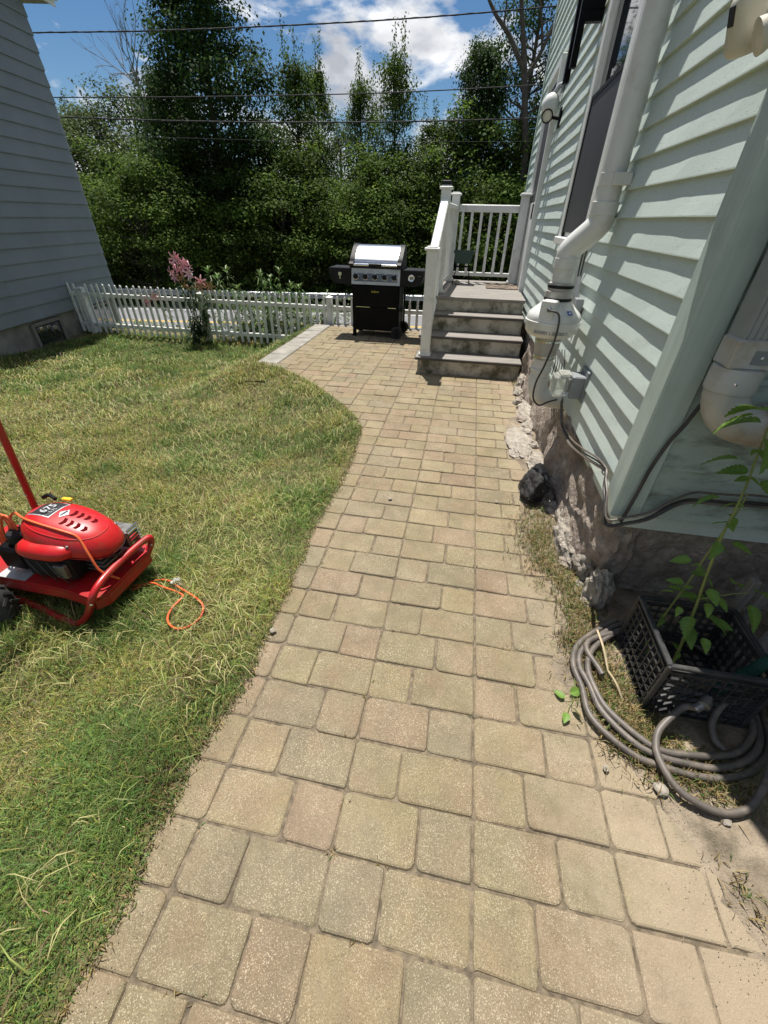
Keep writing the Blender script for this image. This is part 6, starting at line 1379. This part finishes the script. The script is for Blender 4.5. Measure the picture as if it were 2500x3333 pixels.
def make_tree(seed, H, R, h0, prof, nclump, per, ls, col, cs=1.0, spike=0):
    rg_ = np.random.default_rng(seed); cl = []; tr = MB()
    lean = rg_.normal(0, .25, 2); n = 9
    tp = [np.array((lean[0]*(i/n)**2+.06*rg_.normal(), lean[1]*(i/n)**2+.06*rg_.normal(), H*.93*i/n)) for i in range(n+1)]; tp[0][:2] = 0; tp[0][2] = -.4
    r0 = .022*H+.03; tr.tube(tp, [r0*(1.25 if i == 0 else 1)*(1-.88*i/n) for i in range(n+1)], 8)
    def tk(z): return np.array([np.interp(z, [p[2] for p in tp], [p[k] for p in tp]) for k in range(3)])
    for i in range(nclump):
        f = h0+(1-h0)*((i+rg_.random())/nclump); z = f*H; q_ = (f-h0)/(1-h0); Rz = R*prof(q_)
        az = i*2.399+rg_.normal(0, .35); rr = Rz*(.35+.65*rg_.random()**.6); c_ = tk(z)+np.array((rr*math.cos(az), rr*math.sin(az), rg_.normal(0, .25)))
        s_ = cs*(.50+.45*rg_.random())*(.55+.45*min(1, Rz/R*1.4)); cl.append((c_, (s_*rg_.uniform(.9, 1.35), s_*rg_.uniform(.9, 1.35), s_*rg_.uniform(.42, .7)), rg_.uniform(.5, 1.55)))
        b0 = tk(max(.12*H, z-rg_.uniform(.5, 1.0)*max(.5, rr*.8))); md = (b0+c_)/2+np.array((0, 0, -.12*rr)); tr.tube([b0, md, c_], [max(.012, r0*.28*(1-f*.7)), .018+.008*rr, .008], 5)
    for i in range(spike):
        a = rg_.uniform(0, 6.28); rr = R*.45*rg_.random(); b0 = np.array((rr*math.cos(a), rr*math.sin(a), H*(.80+.06*rg_.random()))); ht = H*rg_.uniform(.12, .26)
        for k in range(6): f = k/5; cl.append((b0+np.array((rg_.normal(0, .06), rg_.normal(0, .06), ht*f)), (.62*(1-.72*f)+.07, .62*(1-.72*f)+.07, ht*.14), rg_.uniform(.7, 1.2)))
        tr.tube([b0-np.array((0, 0, .8)), b0+np.array((0, 0, ht))], [.03, .006], 5)
    V, F, T = make_crown(cl, per, ls, rg_, col); return tr, V, F, T
round_ = lambda q: math.sin(math.pi*min(1, .12+.84*q))**.75
cone_ = lambda q: (1-q)**.6*min(1, .35+4*q)+.10
tall_ = lambda q: (.55+.45*math.sin(math.pi*(q*.9+.15)))*(1-.45*q**3)
G1, G2, G3 = (.036, .070, .018), (.072, .118, .022), (.085, .118, .045)
PROTO = {}
for nm, args in (('oak', (1, 12.0, 3.6, .14, tall_, 165, 100, .20, G1, 1.45, 0)), ('spire', (2, 9.5, 2.7, .05, cone_, 110, 85, .17, G2, 1.30, 6)), ('bushy', (3, 6.4, 2.9, .02, round_, 52, 120, .17, G2, 1.30, 3)), ('grey', (4, 8.0, 3.0, .10, round_, 90, 70, .16, G3, 1.2, 3)), ('open', (5, 14.0, 4.0, .22, tall_, 110, 72, .19, G1, 1.35, 0)), ('shrub', (6, 5.2, 2.6, .0, round_, 46, 120, .17, G2, 1.2, 4))):
    tr, V, F, T = make_tree(*args); PROTO[nm] = (tr.mesh('trunk', MT['bark'], smooth=True), bigmesh('crown', V, F, MT['leaf'], T), args[1])
    print(nm, len(F))
def zground(t_): return float(np.interp(t_, [a for a, _ in ts], [q_ for _, q_ in ts]))
def place(kind, px, top, t_, rot, label, wide=1.0, hmul=None, name='tree'):
    t_ = t_+2.2
    p = ont(px, max(0, top)*.55+700*.45, t_); z0 = zground(t_)-.05; topz = ont(px, top, t_)[2]; tm, cm, H = PROTO[kind]; s = (topz-z0)/H
    o = thing(name, (p[0], p[1], z0), label, 'tree' if name != 'shrub' else 'shrub', 'trees beyond the road' if name != 'shrub' else 'bushes along the guardrail')
    for me, nm in ((tm, 'trunk'), (cm, 'crown')):
        c_ = bpy.data.objects.new(nm, me); link(c_, o, ORG[o.name]); c_.scale = (s*wide, s*wide, s); c_.rotation_euler = (0, 0, rot)
    return o
TREES = [('oak', 680, -230, 31.0, .3, 'tallest dark leafy tree left of centre, its top above the picture edge', .82), ('oak', 580, 200, 33.5, 2.1, 'dark leafy tree directly behind the left side of the tallest tree', .70),
         ('spire', 965, 185, 33.0, 1.0, 'spiky topped tree right of the tallest tree', .72), ('spire', 1035, 205, 36.0, 2.4, 'slim spiky tree beside the first spiky tree', .55), ('grey', 890, 370, 38.0, .8, 'paler tree between the tallest tree and the spiky tree', 1.0),
         ('spire', 1290, 165, 32.0, 4.0, 'tall pointed tree in the middle right, above the grill', .62), ('spire', 1180, 255, 34.0, 5.1, 'pointed tree left of the tall pointed tree above the grill', .62), ('grey', 1100, 410, 39.0, 3.0, 'low pale tree seen in the gap at the middle', 1.1),
         ('spire', 1400, 385, 35.0, .2, 'short pointed tree in the gap left of the right hand trees', .8), ('open', 1705, -330, 30.5, 1.3, 'tall tree with a bare forked trunk beside the green house', .72), ('oak', 1560, 120, 31.5, 3.6, 'broad dark tree to the left of the forked tree by the house', .62), ('bushy', 1500, 360, 29.5, 2.0, 'rounded tree in front of the broad dark tree near the porch', 1.0), ('oak', 1900, -100, 33, 1.0, 'leafy tree mostly hidden behind the green house', .7), ('bushy', 1720, 420, 29.0, .6, 'rounded tree just left of the green house wall, above the porch rail', 1.1),
         ('grey', 240, 335, 41.0, 4.2, 'pale tree nearest the blue grey house', 1.2), ('grey', 345, 320, 38.0, 5.0, 'pale tree second from the blue grey house', 1.0), ('grey', 450, 270, 40.0, 2.2, 'pale tree beneath the bare dead tree', 1.1), ('grey', 130, 300, 36.0, 1.2, 'pale tree half hidden by the blue grey house', 1.1), ('bushy', 330, 470, 31.0, 1.8, 'dense bushy tree low at the left, above the fence', 1.0),
         ('bushy', 780, 470, 30.0, 3.3, 'dense bushy tree at the foot of the tallest tree', 1.0), ('bushy', 1000, 480, 30.0, 4.6, 'dense bushy tree below the first spiky tree', 1.1), ('bushy', 1200, 490, 30.0, .9, 'dense bushy tree behind the grill lid', 1.1), ('bushy', 600, 450, 29.5, 5.4, 'dense bushy tree below the dark trees at left', 1.0), ('bushy', 1380, 500, 29.6, 2.9, 'dense bushy tree behind the newel posts', 1.0)]
for k, px, tp_, t_, rot, lab, wd2 in TREES: place(k, px, tp_, t_, rot, lab, wd2)
for i, px in enumerate(range(160, 1900, 145)):
    place('shrub', px+20*math.sin(i*3.1), 640+70*math.sin(i*2.3), 27.6+.5*math.sin(i*1.7), i*1.1, ('first', 'second', 'third', 'fourth', 'fifth', 'sixth', 'seventh', 'eighth', 'ninth', 'tenth', 'eleventh', 'twelfth')[i]+' leafy bush from the blue grey house, right behind the guardrail', 1.0, name='shrub')
# far wood closing the view
fw = []
rw = np.random.default_rng(5)
for i in range(240):
    s_, t_ = rw.uniform(-62, 42), rw.uniform(44, 60); p = rp3(s_, t_, rw.uniform(-2, 3.4)); fw.append((p, (1.8, 1.8, 1.4), rw.uniform(.6, 1.1)))
V, F, T = make_crown(fw, 16, .42, rw, (.06, .10, .035)); me = bigmesh('far_wood', V, F, MT['leaf'], T); tag(link(bpy.data.objects.new('far_wood', me)), 'far wood seen between the trees', 'wood', kind='stuff')
# bare dead tree
dt0 = ont(470, 700, 35.0); dz0 = zground(35.0)
dt = thing('dead_tree', (dt0[0], dt0[1], dz0), 'bare grey dead tree left of the tallest tree', 'tree')
rd = np.random.default_rng(8); tb_ = MB(); bb = MB()
tips = [(395, 20), (330, 110), (445, 0), (300, 165), (480, 60), (370, 240), (500, 130), (420, 90), (540, 200), (350, 60)]
root = np.array((dt0[0], dt0[1], dz0-.3)); fork = ont(462, 330, 35.0); fork2 = ont(430, 210, 35.0)
tb_.tube(smoothpath([root, (root+fork)/2+np.array((.15, 0, 0)), fork, fork2], 5), [.17-.13*i/15 for i in range(16)], 8); tb_.build('trunk', 'deadbark', dt, smooth=True)
def twig(p, d, l, r, lev):
    q_ = p+d*l*.5+rd.normal(0, .05*l, 3); e_ = p+d*l; bb.tube([p, q_, e_], [r, r*.75, r*.45], 5)
    if lev == 0: return
    for k in range(3):
        nd = d+rd.normal(0, .38, 3); nd[2] += .12; nd /= np.linalg.norm(nd); st0 = p+(e_-p)*rd.uniform(.35, 1.0); twig(st0, nd, l*rd.uniform(.45, .7), r*.5, lev-1)
for u_, v_ in tips:
    e_ = ont(u_, v_, 35.0+rd.normal(0, .8)); s0 = fork+(fork2-fork)*rd.random(); d = e_-s0; l = np.linalg.norm(d); twig(s0, d/l, l*.75, .035, 3)
bb.build('branches', 'deadbark', dt, smooth=True)
# forked bare limbs of the tree by the house
fk = thing('bare_tree', tuple(ont(1712, 700, 29.5)*np.array((1, 1, 0))+np.array((0, 0, zground(29.5)-.1))), 'dark bare forked trunk standing in front of the tree by the green house', 'tree')
B0 = np.array(fk.location); tr = MB(); t_ = 29.5
tr.tube(smoothpath([B0, ont(1705, 560, t_), ont(1708, 350, t_), ont(1706, 200, t_), ont(1700, 60, t_), ont(1690, -120, t_)], 5), [.22-.14*i/25 for i in range(26)], 9); tr.build('trunk', 'bark', fk, smooth=True)
for pts, r_ in (([(1708, 240), (1660, 120), (1610, 40), (1570, -60)], .13), ([(1706, 260), (1750, 190), (1790, 110), (1830, 20)], .12), ([(1765, 165), (1763, 60), (1750, -60)], .07), ([(1640, 80), (1650, 0), (1655, -60)], .05)):
    b = MB(); P = smoothpath([ont(u_, v_, t_) for u_, v_ in pts], 5); b.tube(P, [r_*(1-.6*i/len(P)) for i in range(len(P))], 7); b.build('limb', 'bark', fk, smooth=True)
